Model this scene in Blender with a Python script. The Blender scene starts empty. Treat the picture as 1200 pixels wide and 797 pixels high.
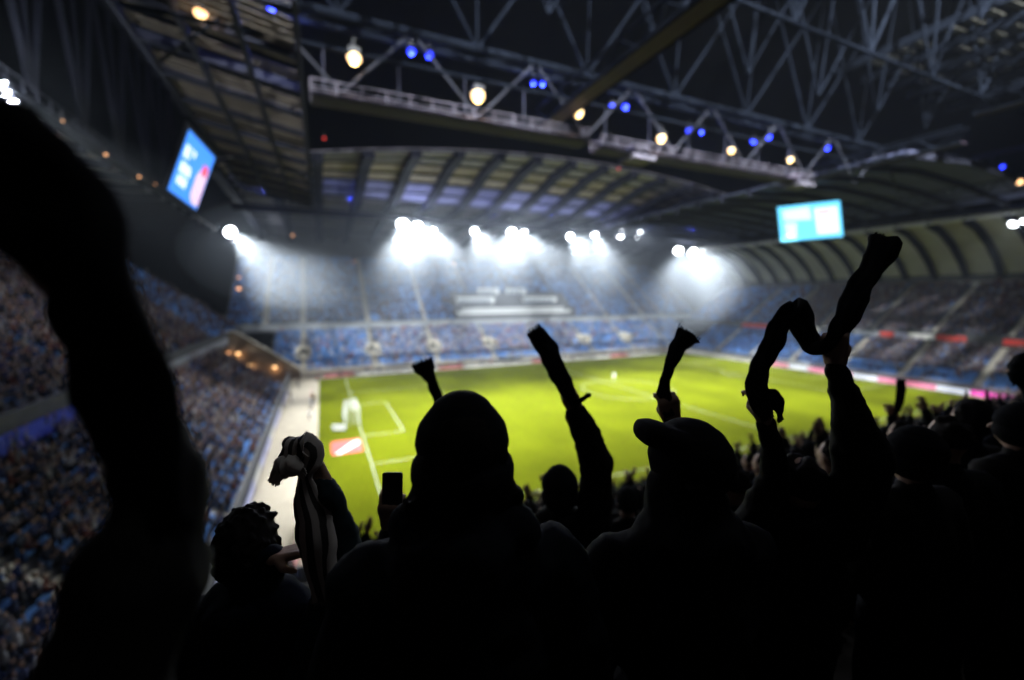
import bpy, bmesh, math, random
import numpy as np
from mathutils import Vector, Matrix
random.seed(7); RNG = np.random.default_rng(7)
D = bpy.data; S = bpy.context.scene; C = S.collection

# ------------------------------------------------------------------ camera
EYE = Vector((-4.5, -35.74, 19.0)); YAW = 0.4188; PITCH = -0.10093; ROLL = -0.0026
FWD = Vector((math.sin(YAW)*math.cos(PITCH), math.cos(YAW)*math.cos(PITCH), math.sin(PITCH)))
_r = Vector((math.cos(YAW), -math.sin(YAW), 0)); _u = _r.cross(FWD)
RGT = _r*math.cos(ROLL)+_u*math.sin(ROLL); UPV = -_r*math.sin(ROLL)+_u*math.cos(ROLL)
FPX = 501.46
cd = D.cameras.new('camera'); cam = D.objects.new('camera', cd); C.objects.link(cam)
cd.sensor_width = 36; cd.lens = FPX/1200*36; cd.clip_start = 0.02; cd.clip_end = 1000
m = Matrix((RGT, UPV, -FWD)).transposed().to_4x4(); m.translation = EYE; cam.matrix_world = m
cd.dof.use_dof = True; cd.dof.focus_distance = 1.25; cd.dof.aperture_fstop = 0.015/0.019
S.camera = cam
def at(px, py, t):            # a point t metres ahead of the lens
    return EYE + (RGT*((px-600)/FPX) + UPV*((398.5-py)/FPX) + FWD)*t
def on(px, py, ax, v):        # the point seen there on the plane axis = v
    d = RGT*((px-600)/FPX) + UPV*((398.5-py)/FPX) + FWD
    return EYE + d*((v-EYE[ax])/d[ax])
def project(p):
    d = Vector(p)-EYE; w = d.dot(FWD)
    return 600+FPX*d.dot(RGT)/w, 398.5-FPX*d.dot(UPV)/w, w

# ------------------------------------------------------------------ world, exposure, cycles
W = D.worlds.new('World'); S.world = W; W.use_nodes = True
W.node_tree.nodes['Background'].inputs[0].default_value = (0.25, 0.35, 0.6, 1)
W.node_tree.nodes['Background'].inputs[1].default_value = 0.0012
S.view_settings.view_transform = 'Standard'; S.view_settings.look = 'None'
S.view_settings.exposure = 0; S.view_settings.gamma = 1
cy = S.cycles
cy.max_bounces = 4; cy.diffuse_bounces = 3; cy.glossy_bounces = 2; cy.volume_bounces = 0
cy.transparent_max_bounces = 4; cy.sample_clamp_indirect = 3; cy.caustics_reflective = False; cy.caustics_refractive = False
cy.use_denoising = True
try: cy.denoiser = 'OPENIMAGEDENOISE'
except Exception: pass
FLOOD = 165000.0; HAZE = 0.00022; MIST = 0.0032

# ------------------------------------------------------------------ materials
MATS = {}
def mat(name, col, rough=0.8, var=0.25, scale=3.0, metal=0.0, bump=0.0, spec=0.3):
    if name in MATS: return MATS[name]
    m = D.materials.new(name); m.use_nodes = True; nt = m.node_tree; b = nt.nodes['Principled BSDF']
    b.inputs['Roughness'].default_value = rough; b.inputs['Metallic'].default_value = metal
    b.inputs['Specular IOR Level'].default_value = spec
    if var > 0:
        tc = nt.nodes.new('ShaderNodeTexCoord'); n = nt.nodes.new('ShaderNodeTexNoise'); n.inputs['Scale'].default_value = scale
        n.inputs['Detail'].default_value = 4
        nt.links.new(tc.outputs['Object'], n.inputs['Vector'])
        r = nt.nodes.new('ShaderNodeMix'); r.data_type = 'RGBA'
        r.inputs[6].default_value = (*[c*(1-var) for c in col], 1); r.inputs[7].default_value = (*[min(1, c*(1+var)) for c in col], 1)
        nt.links.new(n.outputs['Fac'], r.inputs[0]); nt.links.new(r.outputs[2], b.inputs['Base Color'])
        if bump:
            bp = nt.nodes.new('ShaderNodeBump'); bp.inputs['Strength'].default_value = bump
            nt.links.new(n.outputs['Fac'], bp.inputs['Height']); nt.links.new(bp.outputs[0], b.inputs['Normal'])
    else:
        b.inputs['Base Color'].default_value = (*col, 1)
    MATS[name] = m; return m
def glow(name, col, strength):
    if name in MATS: return MATS[name]
    m = D.materials.new(name); m.use_nodes = True; nt = m.node_tree; b = nt.nodes['Principled BSDF']
    b.inputs['Base Color'].default_value = (*[min(c, .6) for c in col], 1)
    b.inputs['Emission Color'].default_value = (*col, 1); b.inputs['Emission Strength'].default_value = strength
    MATS[name] = m; return m
def ramp_random(name, cols, rough=0.85):           # a cloth whose colour differs from one person or seat to the next
    m = D.materials.new(name); m.use_nodes = True; nt = m.node_tree; b = nt.nodes['Principled BSDF']
    oi = nt.nodes.new('ShaderNodeObjectInfo'); cr = nt.nodes.new('ShaderNodeValToRGB'); cr.color_ramp.interpolation = 'CONSTANT'
    e = cr.color_ramp.elements
    while len(e) < len(cols): e.new(0.5)
    for i, c in enumerate(cols): e[i].position = i/len(cols); e[i].color = (*c, 1)
    nt.links.new(oi.outputs['Random'], cr.inputs[0]); nt.links.new(cr.outputs[0], b.inputs['Base Color'])
    b.inputs['Roughness'].default_value = rough; b.inputs['Specular IOR Level'].default_value = .04
    MATS[name] = m; return m

def grass_mat():
    m = D.materials.new('pitch_grass'); m.use_nodes = True; nt = m.node_tree; b = nt.nodes['Principled BSDF']
    tc = nt.nodes.new('ShaderNodeTexCoord'); sp = nt.nodes.new('ShaderNodeSeparateXYZ'); nt.links.new(tc.outputs['Object'], sp.inputs[0])
    mu = nt.nodes.new('ShaderNodeMath'); mu.operation = 'MULTIPLY'; mu.inputs[1].default_value = math.pi/5.5
    nt.links.new(sp.outputs['X'], mu.inputs[0]); si = nt.nodes.new('ShaderNodeMath'); si.operation = 'SINE'; nt.links.new(mu.outputs[0], si.inputs[0])
    gt = nt.nodes.new('ShaderNodeMapRange'); gt.inputs[1].default_value = -.15; gt.inputs[2].default_value = .15; nt.links.new(si.outputs[0], gt.inputs[0])
    st = nt.nodes.new('ShaderNodeMix'); st.data_type = 'RGBA'
    st.inputs[6].default_value = (.095, .108, .0035, 1); st.inputs[7].default_value = (.102, .116, .0037, 1)
    nt.links.new(gt.outputs[0], st.inputs[0])
    n = nt.nodes.new('ShaderNodeTexNoise'); n.inputs['Scale'].default_value = .12; n.inputs['Detail'].default_value = 6; nt.links.new(tc.outputs['Object'], n.inputs['Vector'])
    n2 = nt.nodes.new('ShaderNodeTexNoise'); n2.inputs['Scale'].default_value = 2.5; n2.inputs['Detail'].default_value = 6; nt.links.new(tc.outputs['Object'], n2.inputs['Vector'])
    a = nt.nodes.new('ShaderNodeMath'); a.operation = 'ADD'; nt.links.new(n.outputs['Fac'], a.inputs[0]); nt.links.new(n2.outputs['Fac'], a.inputs[1])
    mr = nt.nodes.new('ShaderNodeMapRange'); mr.inputs[1].default_value = .6; mr.inputs[2].default_value = 1.4; mr.inputs[3].default_value = .72; mr.inputs[4].default_value = 1.25
    nt.links.new(a.outputs[0], mr.inputs[0])
    mx = nt.nodes.new('ShaderNodeMix'); mx.data_type = 'RGBA'; mx.blend_type = 'MULTIPLY'; mx.inputs[0].default_value = 1
    cc = nt.nodes.new('ShaderNodeCombineXYZ')
    for i in range(3): nt.links.new(mr.outputs[0], cc.inputs[i])
    nt.links.new(st.outputs[2], mx.inputs[6]); nt.links.new(cc.outputs[0], mx.inputs[7]); nt.links.new(mx.outputs[2], b.inputs['Base Color'])
    b.inputs['Roughness'].default_value = .95; b.inputs['Specular IOR Level'].default_value = 0
    return m
M_GRASS = grass_mat()
M_CONC = mat('concrete', (.20, .19, .17), .9, .3, 1.5)
M_TRACK = mat('pale_paving', (.40, .34, .25), .9, .25, .8)
M_DARKC = mat('dark_concrete', (.07, .07, .075), .9, .3, 1.0)
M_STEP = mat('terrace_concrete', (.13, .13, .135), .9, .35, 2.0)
M_AISLE = mat('pale_stair_concrete', (.68, .62, .50), .9, .2, 2.0)
M_STEEL = mat('painted_steel', (.022, .023, .034), .8, .25, 1.0, spec=.04)
M_STEELW = mat('galvanised_steel', (.022, .023, .030), .8, .25, 1.0, spec=.04)
M_ROOFU = mat('roof_underside_sheet', (.20, .185, .20), .85, .35, .5, spec=.05)
M_PANEL = mat('roof_pale_panel', (.24, .20, .17), .85, .45, .6, spec=.05)
M_LITBLUE = mat('roof_blue_lit_panel', (.13, .13, .26), .85, .6, .6, spec=.05)  # blue lamp light put into the panel colour
M_BROWN = mat('brown_cladding', (.16, .11, .07), .8, .25, .4)
M_WHITE = mat('white_paint', (.75, .75, .73), .6, .08, 2.0)
M_NET = mat('white_net', (.75, .75, .75), .8, .0)
M_TRUSS = mat('darkened_truss_steel', (.0042, .0054, .0085), .9, .25, 1.0, spec=.015)  # truss steel with shade put into its colour, offsetting the near floodlight beams
M_BLACK = mat('black_housing', (.02, .02, .022), .6, .2, 4.0)
M_SEAT = ramp_random('blue_seat_plastic', [(.12, .27, .60), (.14, .31, .66), (.10, .24, .54), (.15, .33, .70)], .5)
M_CROWD = ramp_random('crowd_clothes', [(.02, .022, .035), (.02, .03, .09), (.16, .16, .19), (.03, .03, .035), (.055, .065, .13), (.012, .012, .012),
        (.12, .115, .12), (.06, .045, .04), (.26, .25, .26), (.02, .025, .05), (.09, .03, .025), (.05, .055, .07)])
M_CROWD2 = ramp_random('light_crowd_clothes', [(.10, .12, .20), (.45, .45, .48), (.12, .20, .45), (.60, .58, .56), (.06, .07, .10), (.30, .30, .34), (.15, .26, .55), (.40, .16, .13), (.55, .55, .60), (.25, .22, .20)])
M_SKIN = mat('skin', (.36, .22, .16), .6, .12, 8)
M_CROWDHAIR = ramp_random('crowd_hair', [(.02, .015, .01), (.05, .03, .02), (.02, .02, .02), (.10, .07, .04)])
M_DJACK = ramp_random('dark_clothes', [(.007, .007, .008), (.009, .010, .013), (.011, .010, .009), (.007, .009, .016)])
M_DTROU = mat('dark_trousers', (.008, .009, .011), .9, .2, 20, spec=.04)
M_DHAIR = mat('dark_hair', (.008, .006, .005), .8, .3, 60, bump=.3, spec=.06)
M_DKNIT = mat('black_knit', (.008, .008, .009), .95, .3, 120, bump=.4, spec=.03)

# ------------------------------------------------------------------ mesh helpers
def tag(o, label=None, cat=None, group=None, kind=None):
    if label: o['label'] = label
    if cat: o['category'] = cat
    if group: o['group'] = group
    if kind: o['kind'] = kind
    return o
def link(name, me, m=None, parent=None):
    o = D.objects.new(name, me); C.objects.link(o)
    if m is not None and len(me.materials) == 0:
        for q in (m if isinstance(m, (list, tuple)) else [m]): me.materials.append(q)
    if parent is not None:
        o.parent = parent
        o.matrix_parent_inverse = Matrix.Translation(-Vector(parent.location)) if parent.type == 'EMPTY' else parent.matrix_basis.inverted()
    return o
def empty(name, loc=(0, 0, 0)):
    o = D.objects.new(name, None); C.objects.link(o); o.location = loc; o.empty_display_size = .3; return o
def pyd(name, v, f, m, parent=None, smooth=False):
    me = D.meshes.new(name); me.from_pydata([tuple(p) for p in v], [], f); me.update()
    if smooth: me.polygons.foreach_set('use_smooth', [True]*len(me.polygons))
    return link(name, me, m, parent)
BOXF = [(0, 3, 2, 1), (4, 5, 6, 7), (0, 1, 5, 4), (1, 2, 6, 5), (2, 3, 7, 6), (3, 0, 4, 7)]
def boxv(x0, y0, z0, x1, y1, z1):
    return [(x0, y0, z0), (x1, y0, z0), (x1, y1, z0), (x0, y1, z0), (x0, y0, z1), (x1, y0, z1), (x1, y1, z1), (x0, y1, z1)]
class MB:
    def __init__(s): s.v = []; s.f = []; s.mi = []
    def add(s, v, f, mi=0):
        n = len(s.v); s.v += [tuple(p) for p in v]; s.f += [tuple(i+n for i in q) for q in f]; s.mi += [mi]*len(f)
    def box(s, x0, y0, z0, x1, y1, z1, mi=0): s.add(boxv(min(x0, x1), min(y0, y1), min(z0, z1), max(x0, x1), max(y0, y1), max(z0, z1)), BOXF, mi)
    def bar(s, a, b, w, h=None, mi=0):
        a = Vector(a); b = Vector(b); d = (b-a).normalized(); h = h or w
        r = d.cross(Vector((0, 0, 1))); r = r.normalized() if r.length > 1e-4 else Vector((1, 0, 0)); u = r.cross(d)
        r = r*w/2; u = u*h/2
        s.add([a-r-u, a+r-u, a+r+u, a-r+u, b-r-u, b+r-u, b+r+u, b-r+u], [(0, 1, 2, 3), (7, 6, 5, 4), (4, 5, 1, 0), (5, 6, 2, 1), (6, 7, 3, 2), (7, 4, 0, 3)], mi)
    def build(s, name, m, parent=None, smooth=False):
        o = pyd(name, s.v, s.f, m, parent, smooth)
        if any(s.mi): o.data.polygons.foreach_set('material_index', s.mi)
        return o
UNIT = {}
def rod(name, a, b, r, m, parent=None, n=8):     # a round tube between two points; all tubes share one mesh per material
    key = (m.name, n)
    if key not in UNIT:
        v = []; f = []
        for z in (0, 1):
            for i in range(n): t = 2*math.pi*i/n; v.append((math.cos(t), math.sin(t), z))
        for i in range(n): j = (i+1) % n; f.append((i, j, j+n, i+n))
        f.append(tuple(reversed(range(n)))); f.append(tuple(range(n, 2*n)))
        me = D.meshes.new('tube'); me.from_pydata(v, [], f); me.materials.append(m); UNIT[key] = me
    a = Vector(a); b = Vector(b); d = b-a
    o = D.objects.new(name, UNIT[key]); C.objects.link(o)
    M = Matrix.Translation(a) @ d.to_track_quat('Z', 'Y').to_matrix().to_4x4() @ Matrix.Diagonal((r, r, d.length, 1))
    if parent is not None:
        o.parent = parent; M = Matrix.Translation(-Vector(parent.location)) @ M
    o.matrix_basis = M
    return o
SHARE = {}
def plate(name, x0, y0, z0, x1, y1, z1, m, parent=None, rot=None, at_=None):
    """box that shares a unit mesh per material"""
    k = m.name
    if k not in SHARE:
        me = D.meshes.new('plate'); me.from_pydata(boxv(-.5, -.5, -.5, .5, .5, .5), [], BOXF); me.materials.append(m); SHARE[k] = me
    o = D.objects.new(name, SHARE[k]); C.objects.link(o)
    M = Matrix.Translation(((x0+x1)/2, (y0+y1)/2, (z0+z1)/2)) @ (rot or Matrix.Identity(4)) @ Matrix.Diagonal((abs(x1-x0), abs(y1-y0), abs(z1-z0), 1))
    if parent is not None: o.parent = parent; M = Matrix.Translation(-Vector(parent.location)) @ M
    o.matrix_basis = M
    return o
def slab(name, a, b, w, h, m, parent=None):      # flat bar from a to b
    mb = MB(); mb.bar(a, b, w, h); return mb.build(name, m, parent)

# ------------------------------------------------------------------ floodlights
def aim(o, p, q, parent=None):
    M = Matrix.Translation(p) @ (Vector(q)-Vector(p)).to_track_quat('-Z', 'Y').to_matrix().to_4x4()
    if parent is not None: o.parent = parent; M = Matrix.Translation(-Vector(parent.location)) @ M
    o.matrix_basis = M
M_LENS = glow('floodlight_lens', (.93, .97, 1), 9)
def floodlight(p, target, label, power=1.0, size=1.0, cone=75, group=None):
    t = empty('floodlight', p); tag(t, label, 'floodlight', group)
    size *= 1.7
    if p[2] < 50: cone *= .66; power *= 1.75
    d = (Vector(target)-Vector(p)).normalized(); q = d.to_track_quat('-Z', 'Y').to_matrix().to_4x4()
    v = []; f = []; n = 12
    prof = [(.12, .55), (.30, .50), (.55*size, .06), (.60*size, 0), (.54*size, .02)]
    for r, z in prof:
        for i in range(n): a = 2*math.pi*i/n; v.append((math.cos(a)*r, math.sin(a)*r, z))
    for k in range(len(prof)-1):
        for i in range(n): j = (i+1) % n; f.append((k*n+i, k*n+j, (k+1)*n+j, (k+1)*n+i))
    f.append(tuple(range(n)))
    h = pyd('housing', v, f, M_BLACK, None); h.parent = t; h.matrix_basis = q
    v = [(0, 0, .0)]+[(math.cos(2*math.pi*i/n)*.53*size, math.sin(2*math.pi*i/n)*.53*size, .03) for i in range(n)]
    l = pyd('lens', v, [(0, (i+1) % n+1, i+1) for i in range(n)], M_LENS, None); l.parent = t; l.matrix_basis = q
    b = MB(); b.bar((0, 0, .3), (0, 0, 1.1), .12); b.build('bracket', M_STEEL, None).parent = t
    ld = D.lights.new('floodlight_beam', 'SPOT'); ld.energy = FLOOD*power; ld.spot_size = math.radians(cone); ld.spot_blend = .9
    ld.shadow_soft_size = .3; ld.color = (.90, .96, 1.0)
    sp = D.lights.new('floodlight_spill', 'POINT'); sp.energy = FLOOD*power*(.0042 if p[2] > 50 else .018); sp.shadow_soft_size = .5*size; sp.color = (.82, .91, 1.0)
    so = D.objects.new('spill', sp); C.objects.link(so); so.parent = t; so.location = d*.35
    lo = D.objects.new('beam', ld); C.objects.link(lo); lo.parent = t; lo.matrix_basis = Matrix.Translation(d*.15) @ q
    return t
FG = 'floodlights along the far roof edge'
YF = 68.0
for px, py, pw, sz, tx, ty, lab in [
    (472, 263, 1.0, 1.5, 6, 34, 'leftmost floodlight of the bright pair above the far upper tier'),
    (489, 266, 1.0, 1.3, 16, 4, 'second floodlight of the bright pair above the far upper tier'),
    (507, 271, .7, .9, 36, 34, 'small floodlight just right of the bright left pair on the far roof edge'),
    (556, 271, .6, .9, 30, 12, 'small lone floodlight between the left pair and the middle pair'),
    (600, 273, 1.0, 1.3, 22, 14, 'left floodlight of the middle pair over the press seats'),
    (613, 274, 1.0, 1.2, 66, 30, 'right floodlight of the middle pair over the press seats'),
    (668, 277, .7, .9, 52, 6, 'bluish small floodlight right of the middle pair'),
    (697, 275, .6, .9, 60, 34, 'small floodlight left of the right pair on the far roof edge'),
    (728, 275, 1.0, 1.3, 74, 4, 'left floodlight of the right pair on the far roof edge'),
    (749, 275, 1.0, 1.3, 100, 14, 'right floodlight of the right pair on the far roof edge')]:
    floodlight(on(px, py, 1, YF), (tx, ty, 0), lab, pw, sz, 80, FG)
CG = 'floodlights at the roof corners'
floodlight(on(795, 294, 0, 118), (84, 36, 0), 'left floodlight of the big pair in the far right corner', 1.3, 1.6, 85, CG)
floodlight(on(812, 296, 0, 118), (98, 22, 0), 'right floodlight of the big pair in the far right corner', 1.3, 1.6, 85, CG)
floodlight(on(270, 272, 0, -25.5), (10, 45, 0), 'lone bright floodlight on the left roof edge beyond the left screen', 1.4, 1.6, 60, CG)
SG = 'floodlights on the side roof edges'
floodlight(on(1187, 263, 0, 120), (88, 10, 0), 'floodlight on the right roof edge, beside the frame corner', .12, .7, 70, SG)
floodlight(on(1200, 260, 0, 120), (95, 6, 0), 'second floodlight on the right roof edge', .12, .6, 70, SG)
floodlight(on(2, 100, 0, -25.5), (10, 20, 0), 'topmost floodlight at the left edge above the raised arm', .35, .45, 75, SG)
floodlight(on(8, 112, 0, -25.5), (20, 30, 0), 'middle floodlight at the left edge above the raised arm', .35, .45, 75, SG)
floodlight(on(15, 122, 0, -25.5), (5, 10, 0), 'lowest floodlight at the left edge above the raised arm', .35, .4, 75, SG)

NG_ = 'floodlights above the near stand'
for i, (x, tx, ty, pw_) in enumerate(((-8, -17, 60, .45), (0, 10, 50, 2.3), (14, 34, 54, 2.8), (28, 58, 54, 2.8), (42, 82, 46, 3.7), (56, 98, 26, 3.6))):
    floodlight((x, -34, 62), (tx, ty, 4), f'out of frame floodlight above the near stand, {("first", "second", "third", "fourth", "fifth", "sixth")[i]} from left', pw_, 1.2, 54 if i else 42, NG_)

def lamp(p, r, m, name, label, cat, group, par=None, energy=0, col=(1, 1, 1)):
    t = empty(name, p); tag(t, label, cat, group)
    v = []; f = []; n = 8
    for k, (rr, z) in enumerate([(r*.5, -r*.85), (r*.95, -r*.3), (r, .1*r), (r*.75, r*.5)]):
        for i in range(n): a = 2*math.pi*i/n; v.append((math.cos(a)*rr, math.sin(a)*rr, z))
    for k in range(3):
        for i in range(n): j = (i+1) % n; f.append((k*n+i, k*n+j, (k+1)*n+j, (k+1)*n+i))
    f.append(tuple(reversed(range(n))))
    b = pyd('bulb', v, f, m); b.parent = t
    mb = MB(); mb.box(-r*.8, -r*.8, r*.5, r*.8, r*.8, r*1.2); mb.box(-.05, -.05, r*1.2, .05, .05, r*1.2+.8); mb.build('fixture', M_BLACK).parent = t
    if energy:
        ld = D.lights.new('lamp_light', 'POINT'); ld.energy = energy; ld.color = col; ld.shadow_soft_size = r
        lo = D.objects.new('light', ld); C.objects.link(lo); lo.parent = t; lo.location = (0, -.0, -r*1.3)
    return t
M_WARM = glow('warm_lamp_glass', (1, .56, .25), 3.2); M_WARMS = glow('amber_lamp_glass', (1, .45, .2), 2.2)
M_BLUEL = glow('blue_lamp_glass', (.02, .04, 1), 3.2); M_REDL = glow('red_lamp_glass', (1, .05, .04), .8)
ords = ['first', 'second', 'third', 'fourth', 'fifth', 'sixth', 'seventh', 'eighth', 'ninth', 'tenth', 'eleventh', 'twelfth', 'thirteenth', 'fourteenth', 'fifteenth', 'sixteenth', 'seventeenth']
for i, (px, py, r) in enumerate([(235, 15, .42), (415, 68, .55), (560, 112, .62), (678, 132, .48), (775, 162, .48), (857, 176, .38), (926, 187, .38)]):
    lamp(on(px, py, 1, 3.2), r, M_WARM, 'warm_lamp', f'warm white lamp on the near truss walkway, {ords[i]} from the left', 'lamp', 'warm lamps on the truss walkway', energy=420*(r/.5)**2, col=(1, .7, .42))
for i, (px, py) in enumerate([(318, 8), (343, 12), (482, 60), (503, 64), (625, 97), (636, 98), (717, 125), (733, 125), (808, 153), (822, 155), (883, 165), (901, 160), (970, 173), (1065, 187), (1120, 192), (1175, 195)]):
    r = .34 if i < 4 else (.22 if i in (4, 5, 9) else .34)
    lamp(on(px, py, 1, 4.6), r, M_BLUEL, 'blue_lamp', f'deep blue spotlight under the roof truss, {ords[i]} from the left', 'lamp', 'blue lamps on the truss', energy=750, col=(.12, .18, 1))
for i, (px, py, ax, v, r) in enumerate([(72, 142, 0, -26, .16), (124, 181, 0, -26, .16), (163, 207, 0, -26, .16), (181, 216, 0, -26, .16), (415, 307, 1, 117, .38), (477, 307, 1, 117, .38),
      (343, 276, 1, 100, .3), (280, 325, 1, 100, .35), (280, 338, 1, 100, .55), (532, 309, 1, 117, .3), (1030, 209, 0, 105, .5), (1046, 211, 0, 105, .45), (1085, 204, 0, 105, .3), (1133, 210, 0, 105, .25), (1195, 213, 0, 105, .5)]):
    lamp(on(px, py, ax, v), r, M_WARMS if i not in (10, 11, 12, 13, 14) else M_WARM, 'small_lamp', f'small amber lamp under the stadium roof, {ords[i]} of the row from left to right', 'lamp', 'small lamps under the roof')
for px, py, lab in [(380, 162, 'tiny red warning light in the dark roof opening on the left'), (725, 198, 'tiny red warning light in the dark roof opening on the right')]:
    lamp(on(px, py, 1, 40.5), .22, M_REDL, 'warning_light', lab, 'lamp', None)

# ------------------------------------------------------------------ setting: ground, pitch, lines
def sheet(name, x0, y0, x1, y1, z, m, nx=1, ny=1):
    v = [(x0+(x1-x0)*i/nx, y0+(y1-y0)*j/ny, z) for j in range(ny+1) for i in range(nx+1)]
    f = [(j*(nx+1)+i, j*(nx+1)+i+1, (j+1)*(nx+1)+i+1, (j+1)*(nx+1)+i) for j in range(ny) for i in range(nx)]
    return tag(pyd(name, v, f, m), kind='structure')
sheet('ground', -95, -85, 200, 165, -.02, M_DARKC)
sheet('perimeter_path', -11.6, -9, 110, 76, 0, M_TRACK)
sheet('pitch', -5.6, -3.4, 107.2, 72.2, .02, M_GRASS)
def lines():
    mb = MB(); z0, z1 = .022, .026; w = .10
    def seg(x0, y0, x1, y1):
        if abs(x0-x1) < .01: mb.box(x0-w/2, y0, z0, x0+w/2, y1, z1)
        else: mb.box(x0, y0-w/2, z0, x1, y0+w/2, z1)
    seg(0, 0, 105, 0); seg(0, 68, 105, 68); seg(0, w, 0, 68-w); seg(105, w, 105, 68-w); seg(52.5, w, 52.5, 68-w)
    for s in (0, 1):
        X = lambda x: x if not s else 105-x
        for dx, hy in ((16.5, 20.16), (5.5, 9.16)):
            seg(X(dx), 34-hy, X(dx), 34+hy)
            for y in (34-hy, 34+hy): seg(min(X(w), X(dx-w)), y, max(X(w), X(dx-w)), y)
    def arc(cx, cy, r, a0, a1, n=48):
        for i in range(n):
            t0 = a0+(a1-a0)*i/n; t1 = a0+(a1-a0)*(i+1)/n
            p = [(cx+q*math.cos(t), cy+q*math.sin(t)) for q, t in ((r-w/2, t0), (r+w/2, t0), (r+w/2, t1), (r-w/2, t1))]
            mb.add([(x, y, z0) for x, y in p]+[(x, y, z1+.001) for x, y in p], BOXF)
    arc(52.5, 34, 9.15, 0, 2*math.pi); a = math.acos(5.5/9.15)
    arc(11, 34, 9.15, -a, a, 20); arc(94, 34, 9.15, math.pi-a, math.pi+a, 20)
    return tag(mb.build('pitch_lines', mat('line_paint', (.42, .44, .36), .8, .2, 1.0)), kind='structure')
lines()
def goal(x, s, label):
    t = empty('goal', (x, 34, 0)); tag(t, label, 'goal', 'goals on the pitch')
    for y in (-3.66, 3.66): rod('post', (x, 34+y, .02), (x, 34+y, 2.44), .075, M_WHITE, t, 8)
    rod('crossbar', (x, 34-3.66, 2.44), (x, 34+3.66, 2.44), .075, M_WHITE, t, 8)
    mb = MB(); e = x-s*2.0; tp = x-s*1.75
    for i in range(25):
        y = 34-3.66+7.32*i/24
        mb.bar((x, y, 2.42), (tp, y, 2.3), .02, .02); mb.bar((tp, y, 2.3), (e, y, .05), .02, .02)
    for k in range(1, 9):
        z = 2.3*k/9; xx = e+(tp-e)*k/9; mb.bar((xx, 34-3.66, z), (xx, 34+3.66, z), .02)
    for y in (-3.66, 3.66):
        for k in range(1, 8):
            z = 2.3*k/8; mb.bar((x, 34+y, z), (e+(tp-e)*k/8, 34+y, z), .02)
    n = mb.build('net', M_NET, t); n['kind'] = 'stuff'
goal(0, 1, 'white goal with net at the left end of the pitch'); goal(105, -1, 'white goal with net at the far right end of the pitch')
# mat, small boards, flags beside the left goal line
mb = MB(); mb.box(-4.1, 18.6, .024, -.5, 23.8, .06); t = mb.build('sponsor_mat', mat('red_print', (.60, .05, .04), .7, .1)); tag(t, 'flat red sponsor mat with a white slash beside the left goal', 'mat')
mb = MB(); a = [(-3.7, 18.7), (-3.1, 18.7), (-.6, 22.0), (-.7, 23.1), (-1.4, 22.7)]
mb.add([(x, y, .062) for x, y in a]+[(x, y, .068) for x, y in a], [(4, 3, 2, 1, 0), (5, 6, 7, 8, 9)]+[(i, (i+1) % 5, (i+1) % 5+5, i+5) for i in range(5)]); mb.build('slash', M_WHITE, t)
def board(x0, y0, x1, y1, z0, h, m, label, group, stands=True):
    t = empty('advertising_board', ((x0+x1)/2, (y0+y1)/2, z0)); tag(t, label, 'advertising board', group)
    mb = MB(); mb.bar((x0, y0, z0+h/2+.05), (x1, y1, z0+h/2+.05), .08, h); mb.build('panel', m, t)
    mb = MB()
    for k in (.1, .9):
        x = x0+(x1-x0)*k; y = y0+(y1-y0)*k; mb.box(x-.06, y-.06, z0, x+.06, y+.06, z0+h*.5)
    mb.build('stand', M_STEEL, t)
    return t
BLAV = mat('lavender_board', (.50, .50, .72), .6, .3, .5); BWH = mat('white_board', (.66, .64, .60), .6, .2, .5)
BPK = mat('pink_print', (.60, .20, .20), .6, .3, .7)
y = -8.0; i = 0
while y < 62:
    board(-11.3, y, -11.3, y+4.9, 0, .95, (BLAV, BWH, BLAV)[i % 3], f'pale lavender advertising board against the left stand, {ords[i]} from the near end', 'boards in front of the left stand'); y += 5.0; i += 1
for j, (y, m, l) in enumerate([(-6.5, BPK, 'red and white board by the near left corner of the grass'), (-1.2, BWH, 'white board by the near left corner of the grass'), (45, BWH, 'pale board by the left touch of grass beyond the goal'), (52, BPK, 'pink board by the left edge of grass beyond the goal')]):
    board(-6.9, y, -6.9, y+4.6, 0, 1.0, m, l, None)
board(-3.8, 29.3, -2.0, 28.4, .02, .8, M_WHITE, 'small blue and white board on the grass behind the left goal', None)
x = -4.5; i = 0
while x < 106:
    board(x, 73.2, x+6.7, 73.2, 0, .9, BWH if i % 4 else BPK, f'low whitish advertising board along the far touchline, {ords[i]} from the left', 'boards along the far touchline'); x += 6.85; i += 1
M_LEDP = glow('led_pink', (1, .22, .36), .55); M_LEDW = glow('led_white', (.75, .82, 1), .8); M_LEDM = glow('led_magenta', (1, .06, .45), .8)
y = 72.0; i = 0
while y > -6:
    m = BWH if y > 46 else (M_LEDW if i % 3 == 1 else (M_LEDM if y < 8 else M_LEDP))
    board(108.2, y, 108.2, y-4.9, 0, .95, m, f'{"white printed" if y > 46 else ("white lit" if i % 3 == 1 else "pink lit")} advertising board along the right end, {ords[i]} from the far corner', 'lit boards along the right end'); y -= 5.0; i += 1
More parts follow.
